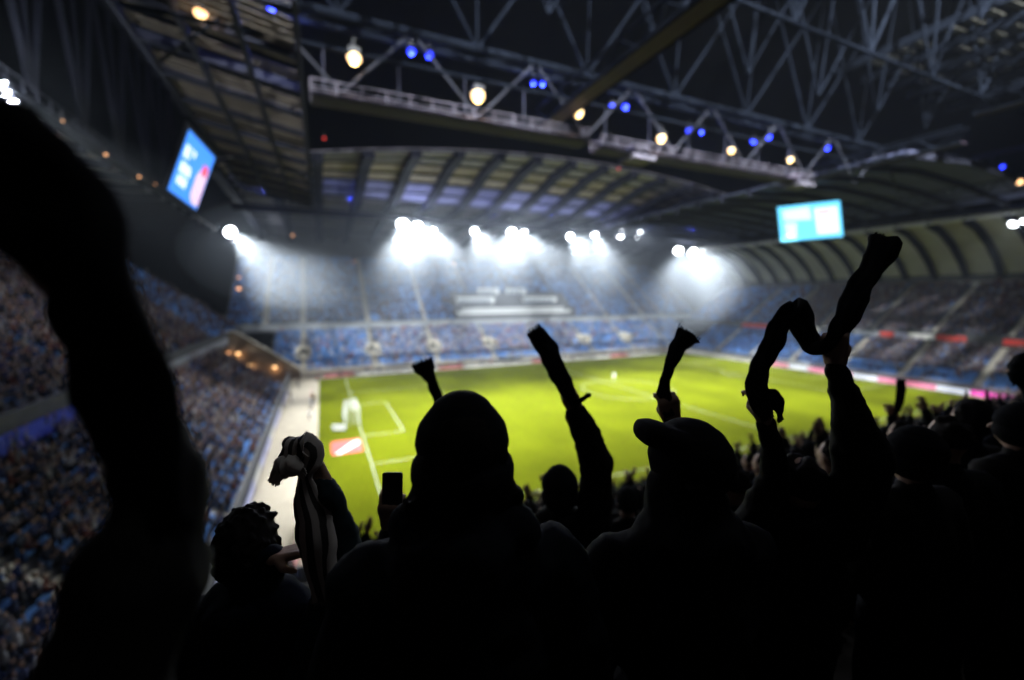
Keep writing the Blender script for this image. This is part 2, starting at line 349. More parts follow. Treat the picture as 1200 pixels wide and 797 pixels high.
# corner flags
for x, y, l in [(0, 68, 'far left'), (105, 68, 'far right'), (105, 0, 'near right'), (0, 0, 'near left')]:
    t = empty('corner_flag', (x, y, 0)); tag(t, f'red corner flag on a thin pole at the {l} corner of the pitch', 'flag', 'corner flags')
    rod('pole', (x, y, 0), (x, y, 1.6), .025, M_WHITE, t, 6)
    mb = MB(); mb.add([(x, y-.01, 1.6), (x, y-.01, 1.2), (x+.25, y-.02, 1.24), (x+.5, y-.01, 1.3), (x+.25, y, 1.62)], [(0, 1, 2, 4), (4, 2, 3)])
    mb.add([(x, y+.01, 1.6), (x, y+.01, 1.2), (x+.25, y+.02, 1.24), (x+.5, y+.01, 1.3), (x+.25, y+.03, 1.62)], [(4, 2, 1, 0), (3, 2, 4)]); mb.build('cloth', mat('red_print', (.6, .05, .04)), t)

# ------------------------------------------------------------------ stands
def terrace(name, axis, s, u0, z0, rowd, rowh, n, a0, a1, m, parent):
    """stepped terrace: u runs outward from u0 in direction s, a runs along the stand"""
    prof = []
    for k in range(n):
        prof += [(u0+s*rowd*k, z0+rowh*k), (u0+s*rowd*(k+1), z0+rowh*k)]
    prof.append((u0+s*rowd*n, z0+rowh*n))
    under = [(u0+s*rowd*n, z0+rowh*n-1.0), (u0, z0-.6)]
    pts = prof+under; v = []; N = len(pts)
    for a in (a0, a1):
        for u, z in pts: v.append((u, a, z) if axis == 'x' else (a, u, z))
    f = [(i, (i+1) % N, (i+1) % N+N, i+N) for i in range(N)]
    o = pyd(name, v, f, m, parent); return o
# a scatter that instances one of a few prototypes on points
def scatter(name, pts, idx, rot, protos, parent=None, scl=None):
    me = D.meshes.new(name); me.vertices.add(len(pts)); me.vertices.foreach_set('co', np.asarray(pts, np.float32).ravel())
    a = me.attributes.new('pick', 'INT', 'POINT'); a.data.foreach_set('value', np.asarray(idx, np.int32))
    a = me.attributes.new('turn', 'FLOAT', 'POINT'); a.data.foreach_set('value', np.asarray(rot, np.float32))
    a = me.attributes.new('size', 'FLOAT', 'POINT'); a.data.foreach_set('value', np.asarray(scl if scl is not None else np.ones(len(pts)), np.float32))
    o = D.objects.new(name, me); C.objects.link(o)
    if parent is not None: o.parent = parent; o.matrix_parent_inverse = Matrix.Translation(-Vector(parent.location))
    col = D.collections.new(name+'_kinds')
    for p in protos: col.objects.link(p)
    g = D.node_groups.new(name, 'GeometryNodeTree'); g.interface.new_socket('Geometry', in_out='INPUT', socket_type='NodeSocketGeometry'); g.interface.new_socket('Geometry', in_out='OUTPUT', socket_type='NodeSocketGeometry')
    N = g.nodes; L = g.links; i = N.new('NodeGroupInput'); out = N.new('NodeGroupOutput')
    ci = N.new('GeometryNodeCollectionInfo'); ci.inputs['Collection'].default_value = col; ci.inputs['Separate Children'].default_value = True; ci.inputs['Reset Children'].default_value = True
    ip = N.new('GeometryNodeInstanceOnPoints'); ip.inputs['Pick Instance'].default_value = True
    def attr(n_, t):
        q = N.new('GeometryNodeInputNamedAttribute'); q.data_type = t; q.inputs['Name'].default_value = n_; return q.outputs['Attribute']
    cx = N.new('ShaderNodeCombineXYZ'); L.new(attr('turn', 'FLOAT'), cx.inputs['Z'])
    L.new(i.outputs[0], ip.inputs['Points']); L.new(ci.outputs[0], ip.inputs['Instance']); L.new(attr('pick', 'INT'), ip.inputs['Instance Index'])
    L.new(cx.outputs[0], ip.inputs['Rotation']); L.new(attr('size', 'FLOAT'), ip.inputs['Scale']); L.new(ip.outputs[0], out.inputs[0])
    mod = o.modifiers.new('scatter', 'NODES'); mod.node_group = g
    return tag(o, kind='stuff')
def seat_proto():
    mb = MB(); mb.box(-.22, -.40, .40, .22, .02, .45); mb.box(-.22, .0, .45, .22, .06, .84); mb.box(-.03, -.2, 0, .03, -.1, .40)
    me = D.meshes.new('seat'); me.from_pydata(mb.v, [], mb.f); me.materials.append(M_SEAT); return D.objects.new('seat_kind', me)
SEAT = seat_proto()                         # faces -y
def crowd_proto(kind, cloth=None):
    """a small seated or standing spectator facing -y"""
    mb = MB()
    def blob(c, r, mi, n=6):
        v = [(c[0], c[1], c[2]-r[2])]; f = []
        rings = [(-.5, .87), (.5, .87)]
        for z, k in rings:
            for i in range(n): a = 2*math.pi*i/n; v.append((c[0]+math.cos(a)*r[0]*k, c[1]+math.sin(a)*r[1]*k, c[2]+r[2]*z))
        v.append((c[0], c[1], c[2]+r[2]))
        for i in range(n):
            j = (i+1) % n; f += [(0, j+1, i+1), (i+1, j+1, j+1+n, i+1+n), (i+1+n, j+1+n, 2*n+1)]
        mb.add(v, f, mi)
    sit = kind in ('sit', 'sit_clap'); h = 0 if sit else .42
    blob((0, 0, .72+h), (.24, .15, .34), 0)                     # torso
    blob((0, -.02, 1.18+h), (.10, .11, .13), 1); blob((0, .02, 1.22+h), (.105, .11, .11), 2)   # face, hair
    if sit:
        for x in (-.1, .1): mb.bar((x, 0, .5), (x, -.42, .52), .15, .15, 0); mb.bar((x, -.42, .52), (x, -.44, .05), .12, .12, 3)
    else:
        for x in (-.1, .1): mb.bar((x, 0, .95), (x, 0, .03), .16, .16, 3)
    for sx in (-1, 1):
        if kind == 'stand_up' or (kind == 'stand_one' and sx > 0):
            mb.bar((sx*.24, 0, 1.42), (sx*.34, -.08, 1.66), .10, .10, 0); mb.bar((sx*.34, -.08, 1.66), (sx*.27, -.1, 1.92), .08, .08, 0); mb.bar((sx*.27, -.1, 1.92), (sx*.26, -.1, 2.04), .07, .05, 1)
        else:
            mb.bar((sx*.25, 0, .98+h), (sx*.29, -.06, .68+h), .10, .10, 0); mb.bar((sx*.29, -.06, .68+h), (sx*.14, -.30, .66+h), .09, .09, 0); mb.bar((sx*.14, -.30, .66+h), (sx*.11, -.38, .68+h), .07, .05, 1)
    me = D.meshes.new('spectator'); me.from_pydata(mb.v, [], mb.f); me.polygons.foreach_set('material_index', mb.mi)
    for q in (cloth or M_CROWD, M_SKIN, M_CROWDHAIR, M_DTROU): me.materials.append(q)
    return D.objects.new('spectator_'+kind, me)
CP = [crowd_proto(k) for k in ('sit', 'sit_clap', 'stand', 'stand_one', 'stand_up')]
CP2 = [crowd_proto(k, M_CROWD2) for k in ('sit', 'sit_clap', 'stand', 'stand_one', 'stand_up')]

def fill(axis, s, u0, z0, rowd, rowh, n, a0, a1, aisles, occ, standp, holes=()):
    """seat and spectator places on one terrace; occ(row, a) gives the chance that a place is taken"""
    seats = []; ppl = []; idx = []; rot = 0
    turn = {('y', 1): 0.0, ('y', -1): math.pi, ('x', -1): math.pi/2, ('x', 1): -math.pi/2}[(axis, s)]
    for k in range(n):
        u = u0+s*rowd*(k+.55); z = z0+rowh*k; a = a0+.3
        while a < a1-.3:
            if not any(abs(a-q) < .75 for q in aisles) and not any(h[0] < a < h[1] and h[2] <= k <= h[3] for h in holes):
                p = (u, a, z) if axis == 'x' else (a, u, z)
                seats.append(p)
                if random.random() < occ(k/n, a):
                    ppl.append((p[0]+random.uniform(-.06, .06), p[1]+random.uniform(-.06, .06), p[2]))
                    r = random.random(); idx.append(random.choice((0, 1)) if r > standp else random.choice((2, 3, 4)))
            a += .52
    return seats, ppl, idx, turn
def aisle_steps(axis, s, u0, z0, rowd, rowh, n, aisles, parent, k0=0, w=.62):
    for a in aisles:
        mb = MB()
        for k in range(k0, n):
            for half in (0, 1):
                ua = u0+s*(rowd*k+half*rowd/2); ub = ua+s*rowd/2; zt = z0+rowh*k+(.02 if half == 0 else rowh/2)
                if axis == 'x': mb.box(ua, a-w, z0+rowh*k-.1, ub, a+w, zt)
                else: mb.box(a-w, ua, z0+rowh*k-.1, a+w, ub, zt)
        mb.build('aisle_stair', M_AISLE, parent)

def vomitory(axis, s, u, a, z, parent, w=1.6, h=2.2, d=3.0):
    """a gangway mouth: two cheek walls, a lintel and a pale landing"""
    mb = MB()
    def bx(u0, a0, z0, u1, a1, z1):
        if axis == 'x': mb.box(u0, a0, z0, u1, a1, z1)
        else: mb.box(a0, u0, z0, a1, u1, z1)
    bx(u, a-w-.2, z-.2, u+s*d, a-w, z+h); bx(u, a+w, z-.2, u+s*d, a+w+.2, z+h); bx(u+s*(d-.2), a-w, z-.2, u+s*d, a+w, z+h+.4); bx(u, a-w, z-.2, u+s*(d-.2), a+w, z+.12)
    mb.build('gangway', M_AISLE, parent)
    mb = MB()
    uu = u+s*(d-.24)
    bx(uu-.02, a-.8, z+.13, uu+.02, a+.8, z+1.9); mb.build('gangway_door', M_BLACK, parent)

# far stand --------------------------------------------------------
far = empty('grandstand', (52, 76, 0)); tag(far, 'long far grandstand with two tiers of blue seats facing the camera', 'grandstand')
FA = [-9, 7.5, 24, 40.5, 57, 73.5, 90, 106.5]
terrace('lower_terrace', 'y', 1, 76.0, 1.2, .85, .49, 18, -16, 122, M_STEP, far)
terrace('upper_terrace', 'y', 1, 92.6, 12.2, .80, .60, 33, -27, 134, M_STEP, far)
aisle_steps('y', 1, 76.0, 1.2, .85, .49, 18, FA, far)
aisle_steps('y', 1, 92.6, 12.2, .80, .60, 33, [a for a in FA if not 40 < a < 74]+[-18, 116], far, w=.85)
for a in FA[:-1]: vomitory('y', 1, 80.3, a, 4.2, far)
mb = MB(); mb.box(-16, 75.7, .0, 122, 76.0, 1.9); mb.build('front_wall', M_AISLE, far)
mb = MB(); mb.box(-27, 91.9, 10.1, 134, 92.6, 11.9); mb.build('balcony_front', mat('balcony_panel', (.36, .37, .38), .7, .2, .3), far)
mb = MB(); mb.box(-27, 92.62, 9.4, 134, 93.0, 10.6); mb.box(-27, 119.2, 32.0, 134, 119.6, 38.4); mb.build('back_wall', M_DARKC, far)
sl, pl_, il, tl = fill('y', 1, 76.0, 1.2, .85, .49, 18, -15.5, 121, FA, lambda r, a: (.72 if (8 < a < 60 or 64 < a < 72) and r > .12 else .3) if r < .95 else .6, .15, [(a-1.9, a+1.9, 5, 8) for a in FA[:-1]])
su, pu, iu, tu = fill('y', 1, 92.6, 12.2, .80, .60, 33, -26.5, 133, FA+[-18, 116], lambda r, a: .36+.3*math.sin(a*.13)**2*(1-r), .05, [(34, 78, 0, 13)])
scatter('seat_rows', sl+su, [0]*(len(sl)+len(su)), [0]*(len(sl)+len(su)), [SEAT], far)
o = scatter('crowd', pl_, il, RNG.normal(0, .25, len(pl_)), CP2); tag(o, 'pale spectators sitting among the blue seats of the far lower tier', 'crowd')
o = scatter('crowd', pu, iu, RNG.normal(0, .25, len(pu)), CP); tag(o, 'thinly scattered spectators in the far upper tier', 'crowd')
# press seats: pale desks and studio boxes in the middle of the upper tier
for x0, x1, y0, z0, h in [(36, 49, 99.0, 16.4, 2.2), (60, 73, 99.0, 16.4, 2.2), (45, 52.5, 103.5, 19.4, 2.2), (55.5, 63, 103.5, 19.4, 2.2), (35, 76, 94.4, 13.0, 1.1), (37, 74, 96.0, 14.4, .7)]:
    mb = MB(); mb.box(x0, y0, z0-1.5, x1, y0+2.2, z0+h); mb.box(x0-.3, y0-.2, z0+h, x1+.3, y0+2.4, z0+h+.25)
    mb.build('press_box', M_WHITE, far)
    k = x0+.6
    while k < x1-1.4 and h > 1.2: plate('window', k, y0-.05, z0+.3, k+1.2, y0-.01, z0+h-.3, mat('dim_glass', (.12, .15, .20), .2, .1), far); k += 1.9

# left stand --------------------------------------------------------
lf = empty('grandstand', (-12, 20, 0)); tag(lf, 'dim packed grandstand on the left behind the goal, under a slatted roof', 'grandstand')
LA = [-32, -20, -8, 4, 16, 28, 40, 52, 64]
terrace('lower_terrace', 'x', -1, -11.9, 1.0, .82, .58, 17, -55, 60, M_STEP, lf)
terrace('upper_terrace', 'x', -1, -23.6, 11.0, .80, .60, 30, -55, 92, M_STEP, lf)
aisle_steps('x', -1, -11.9, 1.0, .82, .58, 17, LA[:-1], lf)
mb = MB(); mb.box(-11.9, -55, 0, -11.7, 74, 2.0); mb.build('front_wall', M_STEP, lf)
for i, (y0, y1) in enumerate([(-50, -30), (-29.9, -10), (-9.9, 1.0), (1.1, 12), (12.1, 33), (33.1, 52), (52.1, 72)]):
    mb = MB(); mb.box(-23.2, y0, 9.2, -22.9, y1, 10.4); mb.build('balcony_board', [mat('blue_banner', (.03, .05, .40), .6, .3, .4), mat('grey_board', (.30, .31, .34), .7, .25, .5)][0 if i in (2, 3) else 1], lf)
mb = MB(); mb.box(-23.6, -55, 8.4, -23.2, 92, 11.6); mb.box(-48, -55, 28, -47.6, 92, 34); mb.build('back_wall', M_DARKC, lf)
s1, p1, i1, t1 = fill('x', -1, -11.9, 1.0, .82, .58, 17, -54, 59.6, LA, lambda r, a: .99 if r > .10 else .5, .6)
s2, p2, i2, t2 = fill('x', -1, -23.6, 11.0, .80, .60, 30, -54, 91, LA, lambda r, a: .98 if a < 60 else .3, .6)
scatter('seat_rows', s1+s2, [0]*(len(s1)+len(s2)), [t1]*(len(s1)+len(s2)), [SEAT], lf)
LROT = t1
o = scatter('crowd', p1+p2, i1+i2, RNG.normal(t1, .3, len(p1)+len(p2)), CP); tag(o, 'packed crowd in blue and white filling the left stand', 'crowd')
# brown wall that closes the lower left stand at the far corner
cw = empty('corner_wall', (-18, 77, 0)); tag(cw, 'brown sloping wall with lamps between the left stand and far stand', 'wall')
v = [(-29, 74.6, 0), (-9.5, 74.6, 0), (-9.5, 74.6, 2.2), (-22, 74.6, 11.4), (-29, 74.6, 11.4)]; v2 = [(x, y+1.0, z) for x, y, z in v]
pyd('cladding', v+v2, [(0, 1, 2, 3, 4), (9, 8, 7, 6, 5)]+[(i, i+5, (i+1) % 5+5, (i+1) % 5) for i in range(5)], M_BROWN, cw)
mb = MB(); mb.bar((-9.3, 75, 2.35), (-22, 75, 11.55), 1.3, .25); mb.bar((-22, 75, 11.55), (-29, 75, 11.55), 1.3, .25); mb.build('coping', M_AISLE, cw)
for i, (px, py, r) in enumerate([(242, 412, .22), (268, 413, .25), (279, 414, .38), (294, 428, .40), (322, 430, .40), (215, 382, .2)]):
    p = on(px, py, 1, 74.0)
    lamp(p, r, M_WARM if i in (2, 3, 4) else M_WARMS, 'wall_lamp', f'warm wall lamp on the brown corner wall, {ords[i]} of six', 'lamp', 'lamps on the brown corner wall', energy=(110 if i in (2, 3, 4) else 30), col=(1, .6, .3))

# right stand -------------------------------------------------------
rt = empty('grandstand', (122, 30, 0)); tag(rt, 'packed two tier grandstand along the right end of the pitch', 'grandstand')
RA = [-34, -22, -10, 2, 14, 26, 38, 50, 62]
terrace('lower_terrace', 'x', 1, 109.6, 1.0, .82, .50, 15, -60, 74, M_STEP, rt)
terrace('upper_terrace', 'x', 1, 122.4, 10.4, .85, .52, 22, -60, 86, M_STEP, rt)
aisle_steps('x', 1, 109.6, 1.0, .82, .50, 15, RA, rt, 0, .8)
aisle_steps('x', 1, 122.4, 10.4, .85, .52, 22, RA, rt, 0, .4)
mb = MB(); mb.box(109.3, -60, 0, 109.6, 74, 1.9); mb.build('front_wall', M_STEP, rt)
for i, (a, b, c) in enumerate([(1040, 1052, 'w'), (865, 905, 'w'), (868, 902, 'r'), (905, 960, 'w'), (1000, 1030, 'p'), (1030, 1047, 'r'), (1047, 1063, 'b'), (1063, 1096, 'w'), (1096, 1133, 'r'), (1175, 1215, 'r'), (1140, 1172, 'd')]):
    if i < 2: continue
    ya = on(a+1, 392, 0, 121.8).y; yb = on(b, 392, 0, 121.8).y
    m_ = {'w': BWH, 'r': mat('red_print', (.6, .05, .04)), 'p': mat('grey_board', (.3, .31, .34)), 'b': BLAV, 'd': M_DARKC}[c]
    mb = MB(); mb.box(121.7, yb, 9.0, 121.85, ya-.1, 10.2); mb.build('balcony_board', m_, rt)
mb = MB(); mb.box(121.86, -60, 8.4, 122.4, 86, 10.9); mb.box(141.2, -60, 21, 141.6, 86, 27); mb.build('back_wall', M_DARKC, rt)
s1, p1, i1, t1 = fill('x', 1, 109.6, 1.0, .82, .50, 15, -59, 73, RA, lambda r, a: .97 if (r > .30 and a < 34-10*r) else .22, .1)
s2, p2, i2, t2 = fill('x', 1, 122.4, 10.4, .85, .52, 22, -59, 85, RA, lambda r, a: .98 if a < 50 else .5, .1)
scatter('seat_rows', s1+s2, [0]*(len(s1)+len(s2)), [t1]*(len(s1)+len(s2)), [SEAT], rt)
o = scatter('crowd', p1+p2, i1+i2, RNG.normal(t1, .3, len(p1)+len(p2)), CP); tag(o, 'packed crowd in dark clothes filling the right stand', 'crowd')
for (a, b) in ((1115, 1163), (1172, 1215)):
    p = on(a, 340, 0, 141.0); q = on(b, 340, 0, 141.0)
    wb = MB(); wb.box(140.7, q.y, 19.0, 141.18, p.y, 22.4); wb.build('window_band', mat('pale_wall', (.42, .42, .38), .7, .1), rt)  # plain wall, pale in its own colour
    k = q.y+.8
    while k < p.y-1.2: plate('window', 140.6, k, 20.0, 140.69, k+1.1, 21.4, mat('dim_glass', (.12, .15, .2)), rt); k += 1.9

# near stand (the one the camera stands in) ---------------------------
M_NSTEP = mat('darkened_terrace', (.035, .030, .027), .9, .35, 2.0, spec=.05)  # terrace concrete with the unlit floor's darkness put into its colour
nr = empty('grandstand', (50, -30, 0)); tag(nr, 'steep near grandstand terrace under the standing supporters', 'grandstand')
ROWD, ROWH, NY0, NZ0 = .80, .46, -8.0, 1.60       # rows climb towards -y
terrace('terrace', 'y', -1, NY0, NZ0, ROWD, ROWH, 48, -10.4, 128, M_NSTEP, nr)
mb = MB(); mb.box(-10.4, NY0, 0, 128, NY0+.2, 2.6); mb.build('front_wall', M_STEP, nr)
def row_of(y): return int((NY0-y)/ROWD)
def floor_z(y): return NZ0+ROWH*row_of(y)

# ------------------------------------------------------------------ roofs and trusses
def arch(x, zm, ze, x0=-10., x1=104.):      # gentle arch of the far roof's inner edge
    t = (x-x0)/(x1-x0)*2-1; return zm-(zm-ze)*t*t
fr = empty('stand_roof', (50, 95, 34)); tag(fr, 'arched ribbed roof over the far stand, lit from the pitch', 'roof')
def far_sec(x):      # section of the far roof underside at x: (y, z)
    z0 = max(34.5, arch(x, 46.8, 41.0)); return [(42, z0), (50, z0*.6+41.0*.4+1.4), (58, z0*.3+41.0*.7+1.0), (68, 41.2), (82, 41.2), (96, 40.6), (110, 39.6), (121, 38.0)]
xs = list(np.linspace(-20, 128, 38))
for i in range(37):
    xa, xb = xs[i], xs[i+1]-.06; A = far_sec(xa); B = far_sec(xb)
    for k in range(7):
        lo = [(xa, A[k][0], A[k][1]), (xb, B[k][0], B[k][1]), (xb, B[k+1][0]-.06, B[k+1][1]), (xa, A[k+1][0]-.06, A[k+1][1])]
        v = lo+[(x, y, z+.25) for x, y, z in lo]
        m_ = M_ROOFU if k in (0, 3, 4, 5, 6) else (M_PANEL if k == 1 else M_LITBLUE)
        pyd('roof_panel', v, BOXF, m_, fr)
for i in range(0, 38, 2):
    sec = far_sec(xs[i]); mb = MB()
    for k in range(7):
        (y0, z0), (y1, z1) = sec[k], sec[k+1]
        mb.bar((xs[i], y0, z0-.75), (xs[i], y1, z1-.75), 1.8, 1.3)
    mb.build('rib', M_STEEL, fr)
for k in range(0, 7):
    for h in ((0, .5) if k < 4 else (0,)):
        mb = MB()
        for i in range(0, 36, 2):
            A = far_sec(xs[i]); B = far_sec(xs[i+2])
            pa = Vector((xs[i], A[k][0]*(1-h)+A[k+1][0]*h, A[k][1]*(1-h)+A[k+1][1]*h-.2)); pb = Vector((xs[i+2], B[k][0]*(1-h)+B[k+1][0]*h, B[k][1]*(1-h)+B[k+1][1]*h-.2))
            mb.bar(pa, pb, .25, .3)
        mb.build('purlin', M_STEEL, fr)
mb = MB(); mb.box(-20, 67.6, 36.6, 121, 68.6, 37.0); mb.box(-20, 67.5, 37.0, 121, 67.6, 37.9); mb.build('catwalk', M_STEELW, fr)
for i in range(0, 38, 3): rod('hanger', (xs[i], 68.1, 37.0), (xs[i], 68.1, 41.0), .08, M_STEEL, fr)

for i in range(1, 36, 4):
    xm = (xs[i]+xs[i+1])/2
    t = lamp((xm, 61.5, 39.2), .09, glow('dim_blue_glass', (.03, .05, 1), .15), 'blue_uplighter', f'small blue uplighter in the far roof, {ords[i//4]} from the left', 'lamp', 'blue uplighters in the far roof', energy=380, col=(.2, .28, 1))
lr = empty('stand_roof', (-20, 20, 36)); tag(lr, 'slatted left roof strip with dark openings running towards the far corner', 'roof')
XI, XO, ZI, ZO = -5.2, -17.2, 38.2, 40.4
yy = -2.0; i = 0
while yy < 64:
    w = .55
    a = (XI, yy, ZI); b = (XO, yy, ZO)
    if int(i/9) % 2 == 0 or i % 3:
        for x0, x1 in ((XI-.3, -8.9), (-9.3, -12.9), (-13.3, XO+.2)):
            z0 = ZI+(ZO-ZI)*(XI-x0)/(XI-XO); z1 = ZI+(ZO-ZI)*(XI-x1)/(XI-XO)
            slab('roof_slat', (x0, yy, z0), (x1, yy, z1), w, .08, mat('slat_sheet', (.075, .062, .05), .85, .3, .35, spec=.05), lr)
    yy += .95; i += 1
for x in (XI, -9.1, -13.1, XO):
    z = ZI+(ZO-ZI)*(XI-x)/(XI-XO); slab('roof_girder', (x, -4, z-.2), (x, 66, z-.2), .35, .9, M_STEEL, lr)
for yb in np.arange(-2, 66, 6.0): slab('cross_girder', (XI, yb, ZI-.2), (XO, yb, ZO-.2), .4, .8, M_STEEL, lr)
# inclined truss between slatted strip and floodlight walkway
TB = (-25.6, 36.0); TT = (XO, ZO+.2)
def truss_x(parent, bot, top, y0, y1, step, r):
    ys = list(np.arange(y0, y1+.1, step))
    for (x, z) in (bot, top): rod('chord', (x, y0, z), (x, y1, z), r*1.6, M_STEEL, parent)
    for i, y in enumerate(ys[:-1]):
        rod('brace', (bot[0], y, bot[1]), (top[0], y+step/2, top[1]), r, M_STEEL, parent); rod('brace', (top[0], y+step/2, top[1]), (bot[0], y+step, bot[1]), r, M_STEEL, parent)
        rod('strut', (bot[0], y, bot[1]), (top[0], y, top[1]), r*.7, M_STEEL, parent)
lt = empty('roof_truss', (-22, 20, 36)); tag(lt, 'inclined steel truss beside the left screen, above the left stand', 'truss')
truss_x(lt, (-26.6, 36.0), (-26.6, 54.0), -28, 68, 9, .30)
mb = MB(); mb.box(-27.4, -30, 35.2, -25.9, 70, 35.5); mb.build('catwalk', M_STEELW, lt)
for y in np.arange(-30, 70, 2.0): plate('rail_post', -25.95, y, 35.5, -25.85, y+.1, 36.6, M_STEELW, lt)
mb = MB(); mb.box(-25.96, -30, 36.6, -25.84, 70, 36.7); mb.build('handrail', M_STEELW, lt)
for (x0, z0, x1, z1) in [(-27.4, 35.9, -38, 35.4), (-38.1, 35.4, -49, 33.6)]:
    yb = -50.
    while yb < 90: mb = MB(); mb.bar((x0, yb+2.95, z0), (x1, yb+2.95, z1), 5.9, .3); mb.build('roof_panel', M_ROOFU, lr); yb += 6.0
for yb in np.arange(-50, 92, 6.0):
    mb = MB(); mb.bar((-27.4, yb, 35.2), (-38, yb, 34.7), .5, 1.0); mb.bar((-38, yb, 34.7), (-49, yb, 32.9), .5, 1.0); mb.build('rib', M_STEEL, lr)

# near truss across the pitch: walkway z 35, chord z 41, tall web above
nt_ = empty('roof_truss', (40, 3, 38)); tag(nt_, 'huge steel truss crossing the top of the picture with blue and warm lamps', 'truss')
rod('chord', (-16, 3, 41.2), (80, 3, 41.2), .38, M_TRUSS, nt_); rod('chord', (-16, 5.6, 41.6), (80, 5.6, 41.6), .25, M_TRUSS, nt_)
rod('chord', (-16, 3, 38.6), (80, 3, 38.6), .18, M_TRUSS, nt_)
for x in np.arange(-14, 76, 11.7):
    for dx, z1 in ((-5.85, 57), (5.85, 57)):
        rod('brace', (x, 3, 41.2), (x+dx*1.9, 3-1.5, z1), .17, M_TRUSS, nt_)
        rod('brace', (x+2, -9, 43), (x+2+dx*1.6, -9, 60), .16, M_TRUSS, nt_)
    for q_, (yb_, zb_) in enumerate(((-3, 41.8), (-15, 44))):
        for dx in (-5.85, 5.85): rod('brace', (x+4+3*q_, yb_, zb_), (x+4+3*q_+dx*1.7, yb_-1, zb_+16), .12, M_TRUSS, nt_)
        rod('strut', (x+4+3*q_, yb_, zb_), (x+4+3*q_+.8, yb_-1, zb_+16), .12, M_TRUSS, nt_)
    rod('strut', (x, 3, 41.2), (x-.5, 1.5, 57), .12, M_TRUSS, nt_)
    rod('strut', (x+2, -9, 43), (x+2, -9, 60), .14, M_TRUSS, nt_)
    rod('brace', (x, 3, 35.3), (x+5.85, 3, 41.2), .14, M_STEELW, nt_); rod('brace', (x+5.85, 3, 41.2), (x+11.7, 3, 35.3), .14, M_STEELW, nt_)
    rod('brace', (x, 5.6, 41.6), (x+5.85, 3, 41.2), .12, M_TRUSS, nt_); rod('brace', (x+5.85, 3, 41.2), (x+11.7, 5.6, 41.6), .12, M_TRUSS, nt_)
rod('chord', (-16, -9, 43), (84, -9, 43), .16, M_TRUSS, nt_)
wk = empty('walkway', (30, 3, 35)); tag(wk, 'long steel walkway hung under the near truss carrying warm lamps', 'walkway')
for i, (x0, x1, z) in enumerate([(-4.5, 21, 34.5), (22.5, 57, 34.2)]):
    mb = MB(); mb.box(x0, 2.2, z, x1, 4.2, z+.25); mb.build('deck', mat('deck_mesh', (.018, .014, .026), .8, .2, 1), wk)
    for y in (2.2, 4.2):
        for zz in (.7, 1.25): rod('handrail', (x0, y, z+zz), (x1, y, z+zz), .05, mat('walkway_rail_paint', (.11, .10, .125), .7, .25, 1.0, spec=.1), wk)
        for x in np.arange(x0, x1, 1.9): rod('rail_post', (x, y, z+.25), (x, y, z+1.25), .05, mat('walkway_rail_paint', (.11, .10, .125), .7, .25, 1.0, spec=.1), wk, 6)
    for x in np.arange(x0+1, x1, 5.85): rod('hanger', (x, 3, z+.2), (x, 3, 38.6), .07, M_STEEL, wk)
for (x0, x1) in ((26.5, 29.5), (54, 57)):
    mb = MB(); mb.box(x0, 2, 33.7, x1, 4.4, 34.15); mb.box(x0+.4, 2.4, 34.5, x1-.6, 4.0, 35.3); mb.build('service_box', mat('walkway_rail_paint', (.11, .10, .125), .7, .25, 1.0, spec=.1), wk)
# beams that run towards the camera
def box_beam(x, y0, y1, z, w, h, label):
    t = empty('roof_beam', (x, (y0+y1)/2, z)); tag(t, label, 'beam')
    mb = MB(); mb.box(x-w/2, y0, z, x+w/2, y1, z+.12); mb.build('soffit', mat('beam_soffit', (.028, .017, .03), .8, .3, .5), t)
    for s in (-1, 1):
        for zz in (0, h): rod('chord', (x+s*w/2, y0, z+zz), (x+s*w/2, y1, z+zz), .12, M_TRUSS, t)
        n = int(abs(y1-y0)/2.2)
        for i in range(n):
            ya = y0+(y1-y0)*i/n; yb = y0+(y1-y0)*(i+1)/n
            rod('brace', (x+s*w/2, ya, z+(0 if i % 2 else h)), (x+s*w/2, yb, z+(h if i % 2 else 0)), .07, M_TRUSS, t, 6)
box_beam(18.6, -16, 7.5, 37.2, 1.9, 1.8, 'lattice box beam with an olive underside pointing at the camera, centre of the roof')
box_beam(67, -9, 15, 37.2, 1.6, 1.9, 'lattice beam at the right end of the near truss')
box_beam(67.5, -26, -9.5, 40.2, 1.6, 2.2, 'raised lattice beam at the right frame edge')
# slatted panels over the near right corner
ur = empty('stand_roof', (75, -10, 48)); tag(ur, 'olive slatted roof patch high in the top right corner', 'roof')
for i, yb in enumerate(np.arange(-30, 2, 1.6)):
    for x0 in (62, 68, 74, 80, 86):
        if (i+int(x0)) % 7: slab('roof_slat', (x0, yb, 50), (x0+5.4, yb, 50.5), .8, .1, mat('dark_slat', (.03, .028, .022), .8, .3, .5), ur)
for x0 in (61.8, 67.8, 73.8, 79.8, 85.8, 91.6): slab('roof_girder', (x0, -31, 49.7), (x0, 3, 49.7), .4, 1.0, M_TRUSS, ur)
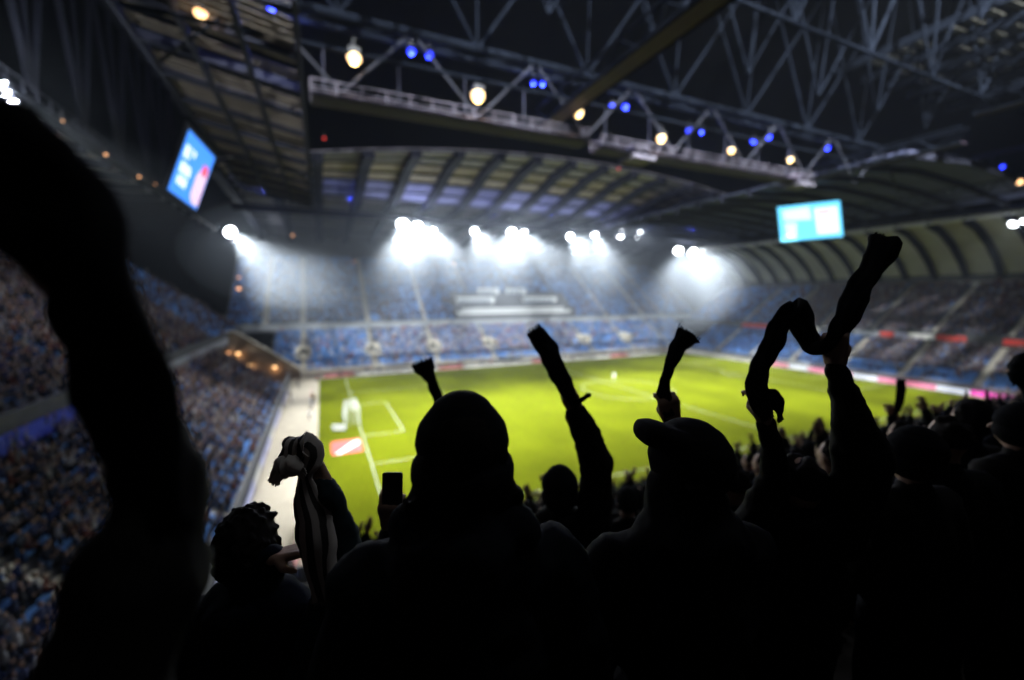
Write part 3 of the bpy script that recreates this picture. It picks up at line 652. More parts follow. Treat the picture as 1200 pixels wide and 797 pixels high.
# right roof
rr = empty('stand_roof', (125, 30, 36)); tag(rr, 'curved ribbed roof over the right stand', 'roof')
sec = [(70, 38.6), (86, 39.8), (102, 39.2), (119.6, 37.6)]; sec2 = [(121.0, 35.6), (127, 34.2), (133, 31.2), (138, 27.6), (141.4, 24.0)]
for yb in np.arange(-44, 82, 6.0):
    for s_, mm in ((sec, mat('right_roof_sheet', (.055, .060, .105), .85, .3, .4, spec=.05)), (sec2, mat('vault_lining', (.34, .33, .29), .8, .25, .2))):
        for k in range(len(s_)-1):
            (x0, z0), (x1, z1) = s_[k], s_[k+1]
            if s_ is sec and yb < -6: continue
            mb = MB(); mb.bar((x0, yb+3, z0+.2), (x1-.05, yb+3, z1+.2), 5.9, .25); mb.build('roof_panel', mm, rr)
    mb = MB()
    for k in range(len(sec2)-1): mb.bar((sec2[k][0], yb, sec2[k][1]-.5), (sec2[k+1][0], yb, sec2[k+1][1]-.5), 1.0, 1.3)
    mb.build('rib', M_STEEL, rr)
    if yb >= -6:
        mb = MB()
        for k in range(len(sec)-1): mb.bar((sec[k][0], yb, sec[k][1]-.4), (sec[k+1][0], yb, sec[k+1][1]-.4), .5, .9)
        mb.build('rib', M_STEEL, rr)
rtt = empty('roof_truss', (120, 20, 38)); tag(rtt, 'steel truss above the right stand beside the right screen', 'truss')
truss_x(rtt, (120.6, 36.2), (112, 45.5), -44, 76, 12, .28)
mb = MB(); mb.box(120.2, -44, 34.9, 121.6, 84, 35.2); mb.build('catwalk', mat('pale_steel', (.5, .5, .5), .5, .1), rtt)
truss_x(rtt, (104.6, 36.6), (104.6, 39.0), -30, 60, 4, .1)

# ------------------------------------------------------------------ screens
def screen(corners, label, m_base, marks, back=.6):
    TL, TR, BR, BL = [Vector(c) for c in corners]; c = (TL+TR+BR+BL)/4
    n = (TR-TL).cross(BL-TL).normalized()
    if n.dot(EYE-c) < 0: n = -n
    t = empty('video_screen', c); tag(t, label, 'screen')
    def P(u, v, d): return TL*(1-u)*(1-v)+TR*u*(1-v)+BR*u*v+BL*(1-u)*v+n*d
    def quad(name, pts, d0, d1, m):
        k = len(pts); v = [P(u, v_, d1) for u, v_ in pts]+[P(u, v_, d0) for u, v_ in pts]
        o = pyd(name, v, [tuple(range(k)), tuple(reversed(range(k, 2*k)))]+[(i, i+k, (i+1) % k+k, (i+1) % k) for i in range(k)], m, t)
        bm = bmesh.new(); bm.from_mesh(o.data); bmesh.ops.recalc_face_normals(bm, faces=bm.faces); bm.to_mesh(o.data); bm.free()
        return o
    quad('housing', [(-.03, -.04), (1.03, -.04), (1.03, 1.04), (-.03, 1.04)], -back, -.06, M_BLACK)
    quad('display', [(0, 0), (1, 0), (1, 1), (0, 1)], -.05, 0, m_base)
    for k, (pts, m) in enumerate(marks): quad('graphic', pts, .06+.01*k, .10+.01*k, m)
    return t
M_SCB = glow('screen_blue', (.05, .26, 1.0), 1.35); M_SCW = glow('screen_white', (.80, .92, 1.0), 1.5); M_SCC = glow('screen_cyan', (.14, .62, 1.0), 1.7)
M_SCP = glow('screen_pink', (.95, .62, .90), 1.1); M_SCR = glow('screen_red', (1.0, .10, .20), 1.0); M_SCL = glow('screen_pale', (.60, .95, 1.0), 1.5); M_SCPK = glow('screen_rose', (1.0, .70, .72), 1.1)
def letter(ch, u0, v0, w, h):      # block letters from strokes, in screen units
    st = {'L': [(0, 0, .25, 1), (.25, .78, 1, 1)], 'I': [(.35, 0, .65, 1)], 'V': None, 'E': [(0, 0, .25, 1), (.25, 0, 1, .2), (.25, .4, .85, .6), (.25, .8, 1, 1)],
          'N': None, 'T': [(0, 0, 1, .22), (.38, .22, .62, 1)], 'H': [(0, 0, .25, 1), (.75, 0, 1, 1), (.25, .4, .75, .6)]}
    out = []
    polys = {'V': [[(0, 0), (.28, 0), (.5, .62), (.72, 0), (1, 0), (.62, 1), (.38, 1)]], 'N': [[(0, 0), (.25, 0), (.25, 1), (0, 1)], [(.75, 0), (1, 0), (1, 1), (.75, 1)], [(.25, 0), (.75, .7), (.75, 1), (.25, .3)]]}
    L = polys[ch] if ch in polys else [[(a, b), (c, b), (c, d), (a, d)] for a, b, c, d in st[ch]]
    for p in L: out.append([(u0+x*w, v0+y*h) for x, y in p])
    return out
zb, zt = 36.4, 40.3; f_ = lambda z: TB[0]+(TT[0]-TB[0])*(z-TB[1])/(TT[1]-TB[1])+.5
LT = on(222, 152, 0, f_(zt)); LB = on(197, 222, 0, f_(zb)); RT = on(252, 185, 0, f_(zt)); RB = on(230, 246, 0, f_(zb))
marks = []
for (u0, v0, w, h) in [(.06, .16, .34, .17), (.08, .40, .34, .17), (.10, .62, .30, .16)]:      # three blurred rows of white lettering
    k = 3
    for i in range(k): marks.append(([(u0+w*i/k, v0), (u0+w*(i+.72)/k, v0), (u0+w*(i+.72)/k, v0+h), (u0+w*i/k, v0+h)], M_SCW))
marks.append(([(.66, .30), (.92, .26), (.95, .92), (.72, .93), (.60, .80), (.58, .45)], M_SCP)); marks.append(([(.70, .20), (.88, .20), (.90, .36), (.68, .36)], M_SCR))
screen((LT, RT, RB, LB), 'blue lit video screen with white lettering tilted on the left truss', M_SCB, marks)
dR, dL = 78., 84.4
screen((at(911, 243, dL), at(984, 235, dR), at(988, 277, dR), at(915, 283, dL)), 'bright cyan and white video screen hung on the right roof', M_SCC,
       [([(.08, .12), (.52, .08), (.55, .45), (.10, .42)], M_SCL), ([(.10, .5), (.30, .5), (.28, .9), (.12, .9)], M_SCL), ([(.60, .15), (.95, .15), (.95, .88), (.62, .88)], M_SCW), ([(.64, .18), (.86, .18), (.84, .34), (.66, .36)], M_SCPK)])

# ------------------------------------------------------------------ people
def capsule(mb, a, ra, b, rb, n=10, mi=0):
    a = Vector(a); b = Vector(b); d = b-a
    d = d.normalized() if d.length > 1e-6 else Vector((0, 0, 1))
    r = d.cross(Vector((0, 0, 1))); r = r.normalized() if r.length > 1e-3 else Vector((1, 0, 0)); u = r.cross(d)
    v = [a-d*ra]; rings = [(a, ra, -.7), (a, ra, 0), (b, rb, 0), (b, rb, .7)]
    for c, R, s in rings:
        k = math.sqrt(1-s*s)
        for i in range(n): t = 2*math.pi*i/n; v.append(c+d*(R*s)+(r*math.cos(t)+u*math.sin(t))*R*k)
    v.append(b+d*rb); f = []
    for i in range(n):
        j = (i+1) % n; f.append((0, 1+j, 1+i))
        for q in range(3): f.append((1+q*n+i, 1+q*n+j, 1+(q+1)*n+j, 1+(q+1)*n+i))
        f.append((1+3*n+i, 1+3*n+j, 1+4*n))
    mb.add(v, f, mi)
def ellip(mb, c, rad, M=None, n=14, mi=0):
    c = Vector(c); v = []; f = []; K = 8
    for k in range(1, K):
        ph = math.pi*k/K
        for i in range(n): t = 2*math.pi*i/n; v.append(Vector((rad[0]*math.sin(ph)*math.cos(t), rad[1]*math.sin(ph)*math.sin(t), -rad[2]*math.cos(ph))))
    v += [Vector((0, 0, -rad[2])), Vector((0, 0, rad[2]))]
    if M is not None: v = [M @ p for p in v]
    v = [c+p for p in v]; z = (K-1)*n
    for k in range(K-2):
        for i in range(n): j = (i+1) % n; f.append((k*n+i, k*n+j, (k+1)*n+j, (k+1)*n+i))
    for i in range(n): j = (i+1) % n; f += [(z, j, i), ((K-2)*n+i, (K-2)*n+j, z+1)]
    mb.add(v, f, mi)
CL = D.textures.new('folds', 'CLOUDS'); CL.noise_scale = .09; CL.noise_depth = 2
def fuse(name, mb, m, voxel, dec=.4, parent=None, disp=0):
    """melt the overlapping volumes into one continuous skin"""
    me = D.meshes.new(name); me.from_pydata(mb.v, [], mb.f); o = D.objects.new('tmp', me); C.objects.link(o)
    r = o.modifiers.new('r', 'REMESH'); r.mode = 'VOXEL'; r.voxel_size = voxel
    s = o.modifiers.new('s', 'SMOOTH'); s.factor = .5; s.iterations = 3
    if disp: q = o.modifiers.new('f', 'DISPLACE'); q.texture = CL; q.strength = disp; q.mid_level = .5; q.texture_coords = 'GLOBAL'
    if dec < 1: d = o.modifiers.new('d', 'DECIMATE'); d.ratio = dec
    dg = bpy.context.evaluated_depsgraph_get(); ev = o.evaluated_get(dg); out = D.meshes.new_from_object(ev)
    D.objects.remove(o); D.meshes.remove(me); out.name = name; out.materials.clear()
    out.polygons.foreach_set('use_smooth', [True]*len(out.polygons))
    return link(name, out, m, parent)
def hand(mb, wrist, d, nrm, curl=.9, s=1.0, side=1, spread=.1):
    """palm, four unequal bent fingers and a thumb; d along the hand, nrm out of the palm"""
    d = Vector(d).normalized(); nrm = Vector(nrm); nrm = (nrm-d*nrm.dot(d)).normalized(); lat = d.cross(nrm)*side; w = Vector(wrist)
    for i, (x, L) in enumerate([(-.033, .92), (-.011, 1.0), (.011, .95), (.032, .80)]):
        base = w+lat*x*.6*s; kn = w+d*.088*s+lat*x*s; capsule(mb, base, .016*s, kn, .0125*s, 8)
        p = kn; a = -spread*0
        dirv = (d+lat*(x*spread*22*(1 if curl < .8 else .3))).normalized()
        ang = 0
        for q, l in enumerate((.044, .027, .021)):
            ang += curl*(.8 if q == 0 else 1.0)*(1+.12*i-.1)
            v = dirv*math.cos(ang)+nrm*math.sin(ang); e = p+v*l*L*s; capsule(mb, p, (.0095-.001*q)*s, e, (.0088-.001*q)*s, 7); p = e
    t0 = w+d*.022*s-lat*.026*s; cl = min(1, curl); t1 = t0+(d*(.45+.3*cl)-lat*(.8-.55*cl)+nrm*(.35+.45*cl)).normalized()*.042*s; t2 = t1+(d*.8+lat*(.9*cl-.3)+nrm*(.3+.2*cl)).normalized()*.034*s
    capsule(mb, t0, .015*s, t1, .0115*s, 8); capsule(mb, t1, .011*s, t2, .0085*s, 8)
def rotz(v, a): c, s = math.cos(a), math.sin(a); return Vector((v[0]*c-v[1]*s, v[0]*s+v[1]*c, v[2]))
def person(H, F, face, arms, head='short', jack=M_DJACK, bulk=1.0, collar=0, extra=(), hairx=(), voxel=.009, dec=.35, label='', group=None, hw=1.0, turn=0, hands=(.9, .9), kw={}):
    """H head centre, F floor height, face = heading; arms: (elbow, wrist) per side in the same space, or None for hanging"""
    H = Vector(H); k = (H.z+.115-F)/1.76
    t = empty('person', (H.x, H.y, F)); tag(t, label, 'person', group)
    L = lambda x, y, z: Vector((H.x, H.y, F))+rotz((x*k, y*k, z*k), face)
    R = Matrix.Rotation(face, 3, 'Z'); RH = Matrix.Rotation(face+turn, 3, 'Z'); hd = lambda x, y, z: H+rotz((x*k, y*k, z*k), face+turn)
    b = MB(); j = MB(); tr = MB()
    ellip(b, H+Vector((0, 0, .01)), (.076*k*hw, .096*k*hw, .112*k), RH); ellip(b, hd(0, .035, -.055), (.055*k, .06*k, .062*k), RH)
    capsule(b, hd(0, .095, .01), .010*k, hd(0, .118, -.028), .014*k, 8)                                   # nose
    for sx in (-1, 1):
        ellip(b, hd(.078*sx*hw, -.005, -.01), (.012*k, .022*k, .032*k), RH, 8); ellip(b, hd(.030*sx, .082, .014), (.014*k, .012*k, .010*k), RH, 8)
    capsule(b, hd(-.022, .092, -.062), .008*k, hd(.022, .092, -.062), .008*k, 6)                             # lips
    capsule(b, L(0, -.01, 1.40), .062*k, H+Vector((0, 0, -.05)), .055*k, 12)
    ellip(b, L(0, 0, 1.24), (.165*k, .105*k, .23*k), R); ellip(b, L(0, 0, .99), (.155*k, .11*k, .13*k), R)
    ellip(j, L(0, 0, 1.25), (.21*k, .145*k, .25*k), R); ellip(j, L(0, 0, 1.00), (.20*k, .15*k, .17*k), R); capsule(j, L(-.13, -.01, 1.41), .085*k, L(.13, -.01, 1.41), .085*k, 12)
    capsule(j, L(0, -.02, 1.42), .085*k, L(0, -.01, 1.49), .075*k, 12)
    for q in extra: capsule(j, *q, n=14)
    if collar:
        ellip(j, L(0, -.03, 1.50), (.105*k*collar, .105*k*collar, .075*k), R); capsule(j, L(-.07, -.04, 1.47), .075*k, L(.07, -.04, 1.47), .075*k, 12)
    for s, arm, curl in ((-1, arms[0], hands[0]), (1, arms[1], hands[1])):
        sh = L(.185*s, 0, 1.41)
        re, rw = .060*k*bulk, .046*k*bulk
        if arm is not None and len(arm) > 4: re, rw = arm[4:6]; arm = arm[:2] if arm[2] is None else arm[:4]
        if arm is None: e = L(.27*s, -.02, 1.13); w = L(.25*s, .12, .90); hdir = w-e; pn = L(0, 0, 0)-L(s, 0, 0)
        else:
            e, w = Vector(arm[0]), Vector(arm[1]); hdir = (w-e) if len(arm) < 3 else Vector(arm[2]); pn = L(0, 1, 0)-L(0, 0, 0) if len(arm) < 4 else Vector(arm[3])
        capsule(b, L(.12*s, 0, 1.39), .06*k, sh, .055*k); capsule(b, sh, .052*k, e, .038*k); capsule(b, e, .039*k, w, .027*k)
        hand(b, w, hdir, pn, curl, k*1.03, s)
        w2 = e+(w-e)*.94
        capsule(j, sh, .078*k*(1+(bulk-1)*.7), e, re, 12); capsule(j, e, re, w2, rw, 12)
        for q in range(3): c0 = sh.lerp(e, .25+.3*q); ellip(j, c0, (.075*k-.005*q,)*3, None, 10); c1 = e.lerp(w2, .15+.3*q); ellip(j, c1, ((re+(rw-re)*(.15+.3*q))*1.05,)*3, None, 10)
        capsule(b, L(.09*s, 0, .93), .085*k, L(.10*s, .02, .50), .055*k); capsule(b, L(.10*s, .02, .50), .055*k, L(.10*s, -.02, .09), .038*k); capsule(b, L(.10*s, -.03, .05), .04*k, L(.12*s, .15, .035), .035*k)
        capsule(tr, L(.09*s, 0, .92), .105*k, L(.10*s, .02, .50), .078*k, 12); capsule(tr, L(.10*s, .02, .50), .078*k, L(.10*s, -.02, .10), .068*k, 12)
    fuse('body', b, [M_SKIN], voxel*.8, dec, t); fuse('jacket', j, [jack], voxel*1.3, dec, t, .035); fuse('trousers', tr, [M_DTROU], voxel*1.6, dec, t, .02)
    h = MB(); hm_ = M_DHAIR; nm = 'hair'
    if head in ('short', 'cap', 'beanie'):
        for i in range(26):
            a = random.uniform(0, 2*math.pi); zz = random.uniform(-.2, 1); rr = math.sqrt(max(0, 1-zz*zz))
            yy = math.sin(a)*rr
            if yy > .45 and zz < .6: continue
            if head != 'short' and zz > .1: continue
            ellip(h, hd(math.cos(a)*rr*.068*hw, yy*.088*hw-.01, .018+zz*.10), (.028*k,)*3, None, 7)
        ellip(h, hd(0, -.018, .030), (.080*k*hw, .095*k*hw, .085*k), RH)
    if head == 'curly':
        for i in range(420):
            a = random.uniform(0, 2*math.pi); zz = random.uniform(-1.15, 1); rr = math.sqrt(max(.25, 1-zz*zz)) if zz < 0 else math.sqrt(1-zz*zz)
            yy = math.sin(a)*rr
            if yy > .35 and zz < .5: continue
            q = random.uniform(1.0, 1.12)
            ellip(h, hd(math.cos(a)*rr*.082*q, yy*.10*q-.012, .015+zz*.115*q), (.010*k,)*3, None, 6)
        ellip(h, hd(0, -.02, .03), (.086*k, .10*k, .105*k), RH)
    if head == 'beanie' and kw.get('curls'):
        for s in (-1, 1):
            for i in range(30):
                a = random.uniform(0, 6.3); q = random.uniform(.3, 1); ellip(h, hd(s*(.098+.022*math.cos(a)*q), -.03+random.uniform(-.03, .03), -.095+.035*math.sin(a)*q), (.009*k,)*3, None, 6)
    for q in hairx: capsule(h, *q, n=12)
    fuse('hair', h, [hm_], (.0055 if voxel < .01 else .012) if head == 'curly' else .009, .4, t)
    if head == 'beanie':
        g = MB(); r0 = kw.get('r', .103)
        ellip(g, hd(0, -.005, .030), (r0*1.04, r0*1.12, .098), RH, 28); ellip(g, hd(0, -.005, .062), (r0*.80, r0*.9, .078), RH, 24); ellip(g, hd(0, -.005, -.02), (r0*1.02, r0*1.1, .10), RH, 28)
        for i in range(40): a = 2*math.pi*i/40; ellip(g, hd(math.cos(a)*(r0-.010), math.sin(a)*(r0-.002)-.005, -.03), (.014, .014, .034), None, 8)
        fuse('beanie', g, [M_DKNIT], .006, .4, t)
    if head == 'cap':
        g = MB(); r0 = kw.get('r', .106)
        ellip(g, hd(0, -.012, .028), (r0*.86, r0*1.06, .112), RH, 28)
        if not kw.get('brim'): ellip(g, hd(0, 0, .135), (.011, .011, .007), None, 8)
        capsule(g, hd(-.05, -.085, -.005), .03, hd(.05, -.085, -.005), .03, 10)
        if kw.get('brim'):        # brim cocked up and to the left
            for i in range(7):
                x = (i-3)/3; o_ = FWD*(x*.045)
                capsule(g, at(792, 516, 1.15)+o_, .034, at(760, 506, 1.14)+o_, .036-.006*x*x, 14)
        for i in range(9):
            if kw.get('brim'): break
            x = (i-4)*.017; L2 = .095*math.sqrt(max(0, 1-(x/.085)**2))+.0
            capsule(g, hd(x, .07, .028-x*x*7), .009, hd(x, .10+L2, .010-x*x*9), .008, 8)
        fuse('cap', g, [M_DKNIT], .006, .4, t)
    return t
M_GREYK = None
def scarf_mat(name, c1, c2, n):
    m = D.materials.new(name); m.use_nodes = True; nt = m.node_tree; b = nt.nodes['Principled BSDF']
    uv = nt.nodes.new('ShaderNodeAttribute'); uv.attribute_name = 'across'
    mu = nt.nodes.new('ShaderNodeMath'); mu.operation = 'MULTIPLY'; mu.inputs[1].default_value = n; nt.links.new(uv.outputs['Fac'], mu.inputs[0])
    si = nt.nodes.new('ShaderNodeMath'); si.operation = 'SINE'; nt.links.new(mu.outputs[0], si.inputs[0])
    r = nt.nodes.new('ShaderNodeMapRange'); r.inputs[1].default_value = -.2; r.inputs[2].default_value = .2; nt.links.new(si.outputs[0], r.inputs[0])
    x = nt.nodes.new('ShaderNodeMix'); x.data_type = 'RGBA'; x.inputs[6].default_value = (*c1, 1); x.inputs[7].default_value = (*c2, 1)
    nt.links.new(r.outputs[0], x.inputs[0]); nt.links.new(x.outputs[2], b.inputs['Base Color']); b.inputs['Roughness'].default_value = .95; b.inputs['Specular IOR Level'].default_value = .03
    n2 = nt.nodes.new('ShaderNodeTexNoise'); n2.inputs['Scale'].default_value = 260; bp = nt.nodes.new('ShaderNodeBump'); bp.inputs['Strength'].default_value = .35
    nt.links.new(n2.outputs['Fac'], bp.inputs['Height']); nt.links.new(bp.outputs[0], b.inputs['Normal'])
    return m
def scarf(pts, ws, m, label, group=None, thick=.35, fringe=(True, True), side=None, seed=1, lump=1.0):
    """a folded knitted scarf along a path; ws = full widths"""
    rnd = random.Random(seed); ph = [rnd.uniform(0, 6) for _ in range(4)]; P = [Vector(p) for p in pts]
    # smooth resample
    def cr(a, b, c, d, t): return .5*((2*b)+(c-a)*t+(2*a-5*b+4*c-d)*t*t+(3*b-a-3*c+d)*t**3)
    Q = []; W2 = []; n = len(P); K = 7
    for i in range(n-1):
        a, b, c, d = P[max(i-1, 0)], P[i], P[i+1], P[min(i+2, n-1)]
        for q in range(K): t = q/K; Q.append(cr(a, b, c, d, t)); W2.append(ws[i]*(1-t)+ws[i+1]*t)
    Q.append(P[-1]); W2.append(ws[-1]); N = 22; v = []; f = []; ac = []
    sd = Vector(side) if side is not None else RGT
    for i, (p, w) in enumerate(zip(Q, W2)):
        d = (Q[min(i+1, len(Q)-1)]-Q[max(i-1, 0)]).normalized(); s = (sd-d*sd.dot(d)); s = s.normalized() if s.length > .05 else UPV.copy(); u = s.cross(d)
        tw = .35*math.sin(i*.31+seed); s, u = s*math.cos(tw)+u*math.sin(tw), u*math.cos(tw)-s*math.sin(tw)
        for k in range(N):
            a = 2*math.pi*k/N; fold = 1+.30*math.sin(3*a+i*.13+seed)*abs(math.sin(a))+.10*math.sin(5*a+i*.4)+rnd.uniform(-.04, .04)
            v.append(p+s*(math.cos(a)*w/2*(1+lump*(.09*math.sin(i*.45+ph[0]+(2 if math.cos(a) > 0 else 0))+.06*math.sin(i*1.1+ph[1]+3*(math.cos(a) > 0))+.02*math.sin(i*2.7+ph[2]))))+u*(math.sin(a)*w*thick/2*fold)); ac.append(math.cos(a))
    for i in range(len(Q)-1):
        for k in range(N): j = (k+1) % N; f.append((i*N+k, i*N+j, (i+1)*N+j, (i+1)*N+k))
    f.append(tuple(reversed(range(N)))); f.append(tuple(range((len(Q)-1)*N, len(Q)*N)))
    t = empty('scarf', P[0]); tag(t, label, 'scarf', group)
    o = pyd('knit', v, f, m, t, True); at_ = o.data.attributes.new('across', 'FLOAT', 'POINT'); at_.data.foreach_set('value', ac)
    for e, on_ in ((0, fringe[0]), (len(Q)-1, fringe[1])):
        if not on_: continue
        d = (Q[0]-Q[1] if e == 0 else Q[-1]-Q[-2]).normalized(); s = (sd-d*sd.dot(d)).normalized(); mb = MB(); w = W2[e]
        for k in range(26):
            x = (k/25-.5)*w*.92; p0 = Q[e]+s*x-d*.005; p1 = p0+d*rnd.uniform(.012, .026)+s*rnd.uniform(-.006, .006)+UPV*rnd.uniform(-.006, .004); mb.bar(p0, p1, .0032, .0032)
        mb.build('fringe', m, t)
    return t
M_SCD = scarf_mat('black_knit_scarf', (.007, .007, .008), (.012, .012, .013), 9)
M_SCG = scarf_mat('grey_striped_scarf', (.06, .054, .05), (.50, .44, .40), 9)
M_SCL2 = scarf_mat('grey_knit_scarf', (.45, .40, .36), (.62, .56, .50), 3)
NG = None
pw = lambda w, t: w/FPX*t
fl = lambda p: floor_z(p.y)
FF = -.42       # most supporters face the pitch along the view
taken = []
def add_person(H, *a, **k):
    taken.append((H.x, H.y)); return person(H, fl(H), *a, **k)
# C: centre head in a beanie
H = at(542, 532, .97); add_person(H, -.25, (None, None), 'beanie', collar=1.2, hairx=[(at(500, 560, .96), .032, at(500, 592, .95), .04), (at(586, 560, .96), .032, at(590, 590, .95), .036)], extra=[(at(541, 612, .95), .085, at(541, 650, .95), .13), (at(490, 622, .95), .065, at(600, 622, .95), .065)], voxel=.009, label='person in a black beanie with curls showing, large silhouette in the centre', kw={'curls': 1, 'r': .102})
# F: cap seen from behind, brim to the left
H = at(804, 548, 1.18); add_person(H, FF+.15, (None, (at(850, 640, 1.25), at(795, 620, 1.5))), 'cap', collar=1.3, extra=[(at(803, 580, 1.17), .108, at(805, 650, 1.17), .125), (at(770, 640, 1.17), .08, at(850, 640, 1.17), .08)], voxel=.009, turn=.25, label='person in a baseball cap with its brim turned left, silhouette right of centre', kw={'r': .118, 'brim': True})
# A: curly head on the left
H = at(294, 642, 1.5); add_person(H, FF, (None, (at(300, 690, 1.5), at(322, 652, 1.42), RGT+UPV*.25, -UPV)), 'curly', collar=1.2, voxel=.008, label='curly haired person on the left pointing with one finger', hands=(.7, .45))
# B: raised hand with grey scarf
H = at(418, 718, 1.45)
add_person(H, FF, ((at(404, 640, 1.42), at(378, 566, 1.36), at(362, 545, 1.36)-at(380, 572, 1.36)), None), 'short', voxel=.008, label='person in a dark teal sleeve raising a grey striped scarf', jack=mat('dark_teal_cloth', (.008, .02, .026), .9, .2, 20), hands=(1.25, .7))
t_ = 1.33
scarf([at(336, 548, t_), at(343, 532, t_-.01), at(352, 522, t_), at(362, 536, t_+.01), at(358, 560, t_), at(364, 600, t_), at(374, 645, t_), at(385, 700, t_)],
      [pw(w, t_) for w in (18, 30, 44, 38, 18, 40, 44, 46)], M_SCG, 'grey and black striped scarf bunched over a raised fist on the left', thick=.5, fringe=(True, True), seed=3)
scarf([at(352, 552, t_-.03), at(342, 547, t_-.035), at(332, 546, t_-.03), at(322, 562, t_-.02)], [pw(w, t_) for w in (14, 28, 24, 12)], M_SCL2, 'light grey scarf end knotted beside the raised fist', thick=.8, seed=5)
# D: raised arm with a short scarf, small capped head
H = at(656, 574, 2.3)
add_person(H, FF, (None, (at(700, 545, 2.1), at(676, 484, 2.05), at(664, 455, 2.0)-at(678, 486, 2.05))), 'beanie', bulk=1.35, collar=1.1, voxel=.009, label='person with a round hat raising one arm, just right of the central beanie', hands=(.7, 1.2), kw={'r': .096})
t_ = 2.02
scarf([at(674, 474, t_), at(663, 455, t_), at(652, 432, t_+.01), at(641, 410, t_+.03), at(626, 387, t_+.05)], [pw(w, t_) for w in (10, 20, 24, 26, 19)], M_SCD, 'dark scarf swung upwards by the hand right of the beanie', thick=.5, seed=7)
scarf([at(664, 462, t_-.02), at(660, 440, t_-.03), at(650, 418, t_-.02), at(640, 404, t_)], [pw(w, t_) for w in (10, 13, 12, 8)], M_SCD, 'second loose strand of dark scarf beside the swung one', thick=.5, seed=17)
scarf([at(672, 470, t_), at(680, 469, t_), at(688, 464, t_)], [pw(w, t_) for w in (8, 7, 5)], M_SCD, 'short dark scarf tail sticking out right of the raised hand', thick=.6, seed=8)
# E: hand behind the beanie
H = at(545, 610, 2.5); add_person(H, FF, ((at(540, 545, 2.4), at(524, 492, 2.4)), None), 'short', voxel=.012, label='person hidden behind the central beanie, only a raised hand shows', hands=(1.2, .7))
t_ = 2.4; scarf([at(521, 484, t_), at(513, 466, t_), at(506, 446, t_), at(499, 434, t_+.02), at(495, 424, t_+.02)], [pw(w, t_) for w in (14, 12, 13, 22, 27)], M_SCD, 'small dark scarf waving up left of the central beanie', thick=.6, seed=9)
# hand and scarf above the cap
H = at(790, 610, 1.9); add_person(H, FF, ((at(800, 560, 1.8), at(788, 494, 1.7)), None), 'short', voxel=.012, label='person hidden behind the baseball cap with one fist raised over it', hands=(1.2, .7))
t_ = 1.68; scarf([at(785, 488, t_), at(779, 470, t_), at(779, 450, t_), at(785, 428, t_), at(796, 406, t_+.02), at(806, 392, t_+.03)], [pw(w, t_) for w in (15, 18, 13, 15, 20, 30)], M_SCD, 'dark scarf curving upwards above the baseball cap', thick=.55, seed=11)
# G: two raised arms with the long scarf
H = at(936, 570, 1.62)
add_person(H, FF, ((at(912, 560, 1.6), at(896, 490, 1.55), None, None, .052, .030), (at(1012, 540, 1.45), at(979, 425, 1.42), UPV-RGT*.05, RGT+FWD, .085, .030)), 'short', bulk=1.3, collar=1.3, voxel=.008, label='person with both arms raised stretching a long dark scarf, right of the cap', hands=(1.2, 1.2))
t_ = 1.5
scarf([at(897, 486, t_), at(886, 458, t_), at(891, 432, t_), at(902, 408, t_), at(915, 380, t_), at(930, 364, t_), at(942, 384, t_), at(955, 406, t_-.02), at(975, 402, t_-.08), at(990, 374, t_-.08), at(1006, 342, t_-.05), at(1022, 312, t_), at(1040, 282, t_+.04)],
      [pw(w, t_) for w in (16, 26, 28, 24, 22, 30, 34, 32, 24, 24, 27, 29, 34)], M_SCD, 'long dark scarf twisted between two raised fists and flung up right', thick=.5, seed=13)
scarf([at(897, 462, t_), at(905, 464, t_), at(912, 476, t_), at(914, 488, t_)], [pw(w, t_) for w in (14, 18, 14, 5)], M_SCD, 'loose dark scarf flap beside the left fist of the long scarf', thick=.6, seed=14)
# H: big raised arm right beside the lens
t = .46; sh = at(250, 800, .62)
H = sh+Vector((-.33, -.14, .17))
add_person(H, FF, (None, (at(196, 600, .52), at(92, 330, .50), at(0, 200, .48)-at(92, 330, .50), FWD, .050, .036)), 'short', voxel=.008, label='person beside the lens with a huge blurred raised arm at the left edge', hands=(.7, 1.9), bulk=1.15)
scarf([at(195, 610, .38), at(166, 510, .37), at(142, 415, .36), at(108, 325, .36), at(66, 255, .36), at(30, 212, .36), at(-10, 175, .37), at(-60, 140, .38)],
      [pw(w, .36) for w in (60, 88, 102, 118, 132, 140, 140, 130)], M_SCD, 'dark scarf blurred close to the lens, trailing over the big raised arm', thick=.4, seed=21, lump=.3)
# J: right edge fist, K: thin arm right
H = at(1230, 530, 2.6); add_person(H, FF, ((at(1216, 478, 2.5), at(1200, 446, 2.45)), None), 'short', voxel=.012, label='person cut by the right frame edge with one fist raised', hands=(1.2, .7))
H = at(1060, 520, 3.9); add_person(H, FF, ((at(1049, 512, 3.85), at(1045, 486, 3.8)), None), 'short', voxel=.012, label='person on the right holding up a thin dark flag, hat tops around', hands=(1.2, .7))
scarf([at(1045, 484, 3.8), at(1052, 478, 3.8), at(1055, 462, 3.8), at(1056, 446, 3.82)], [pw(w, 3.8) for w in (9, 9, 9, 12)], M_SCD, 'thin dark scarf held upright among the heads on the right', thick=.6, seed=23)
H = at(1137, 492, 3.0); add_person(H, FF, (None, None), 'curly', voxel=.012, label='person with a round hairy head standing above the crowd on the right')
scarf([at(1194, 450, 2.4), at(1197, 440, 2.4), at(1200, 430, 2.4), at(1206, 418, 2.4)], [pw(w, 2.4) for w in (16, 24, 28, 20)], M_SCD, 'dark scarf bunched over the fist at the right edge', thick=.7, seed=31)
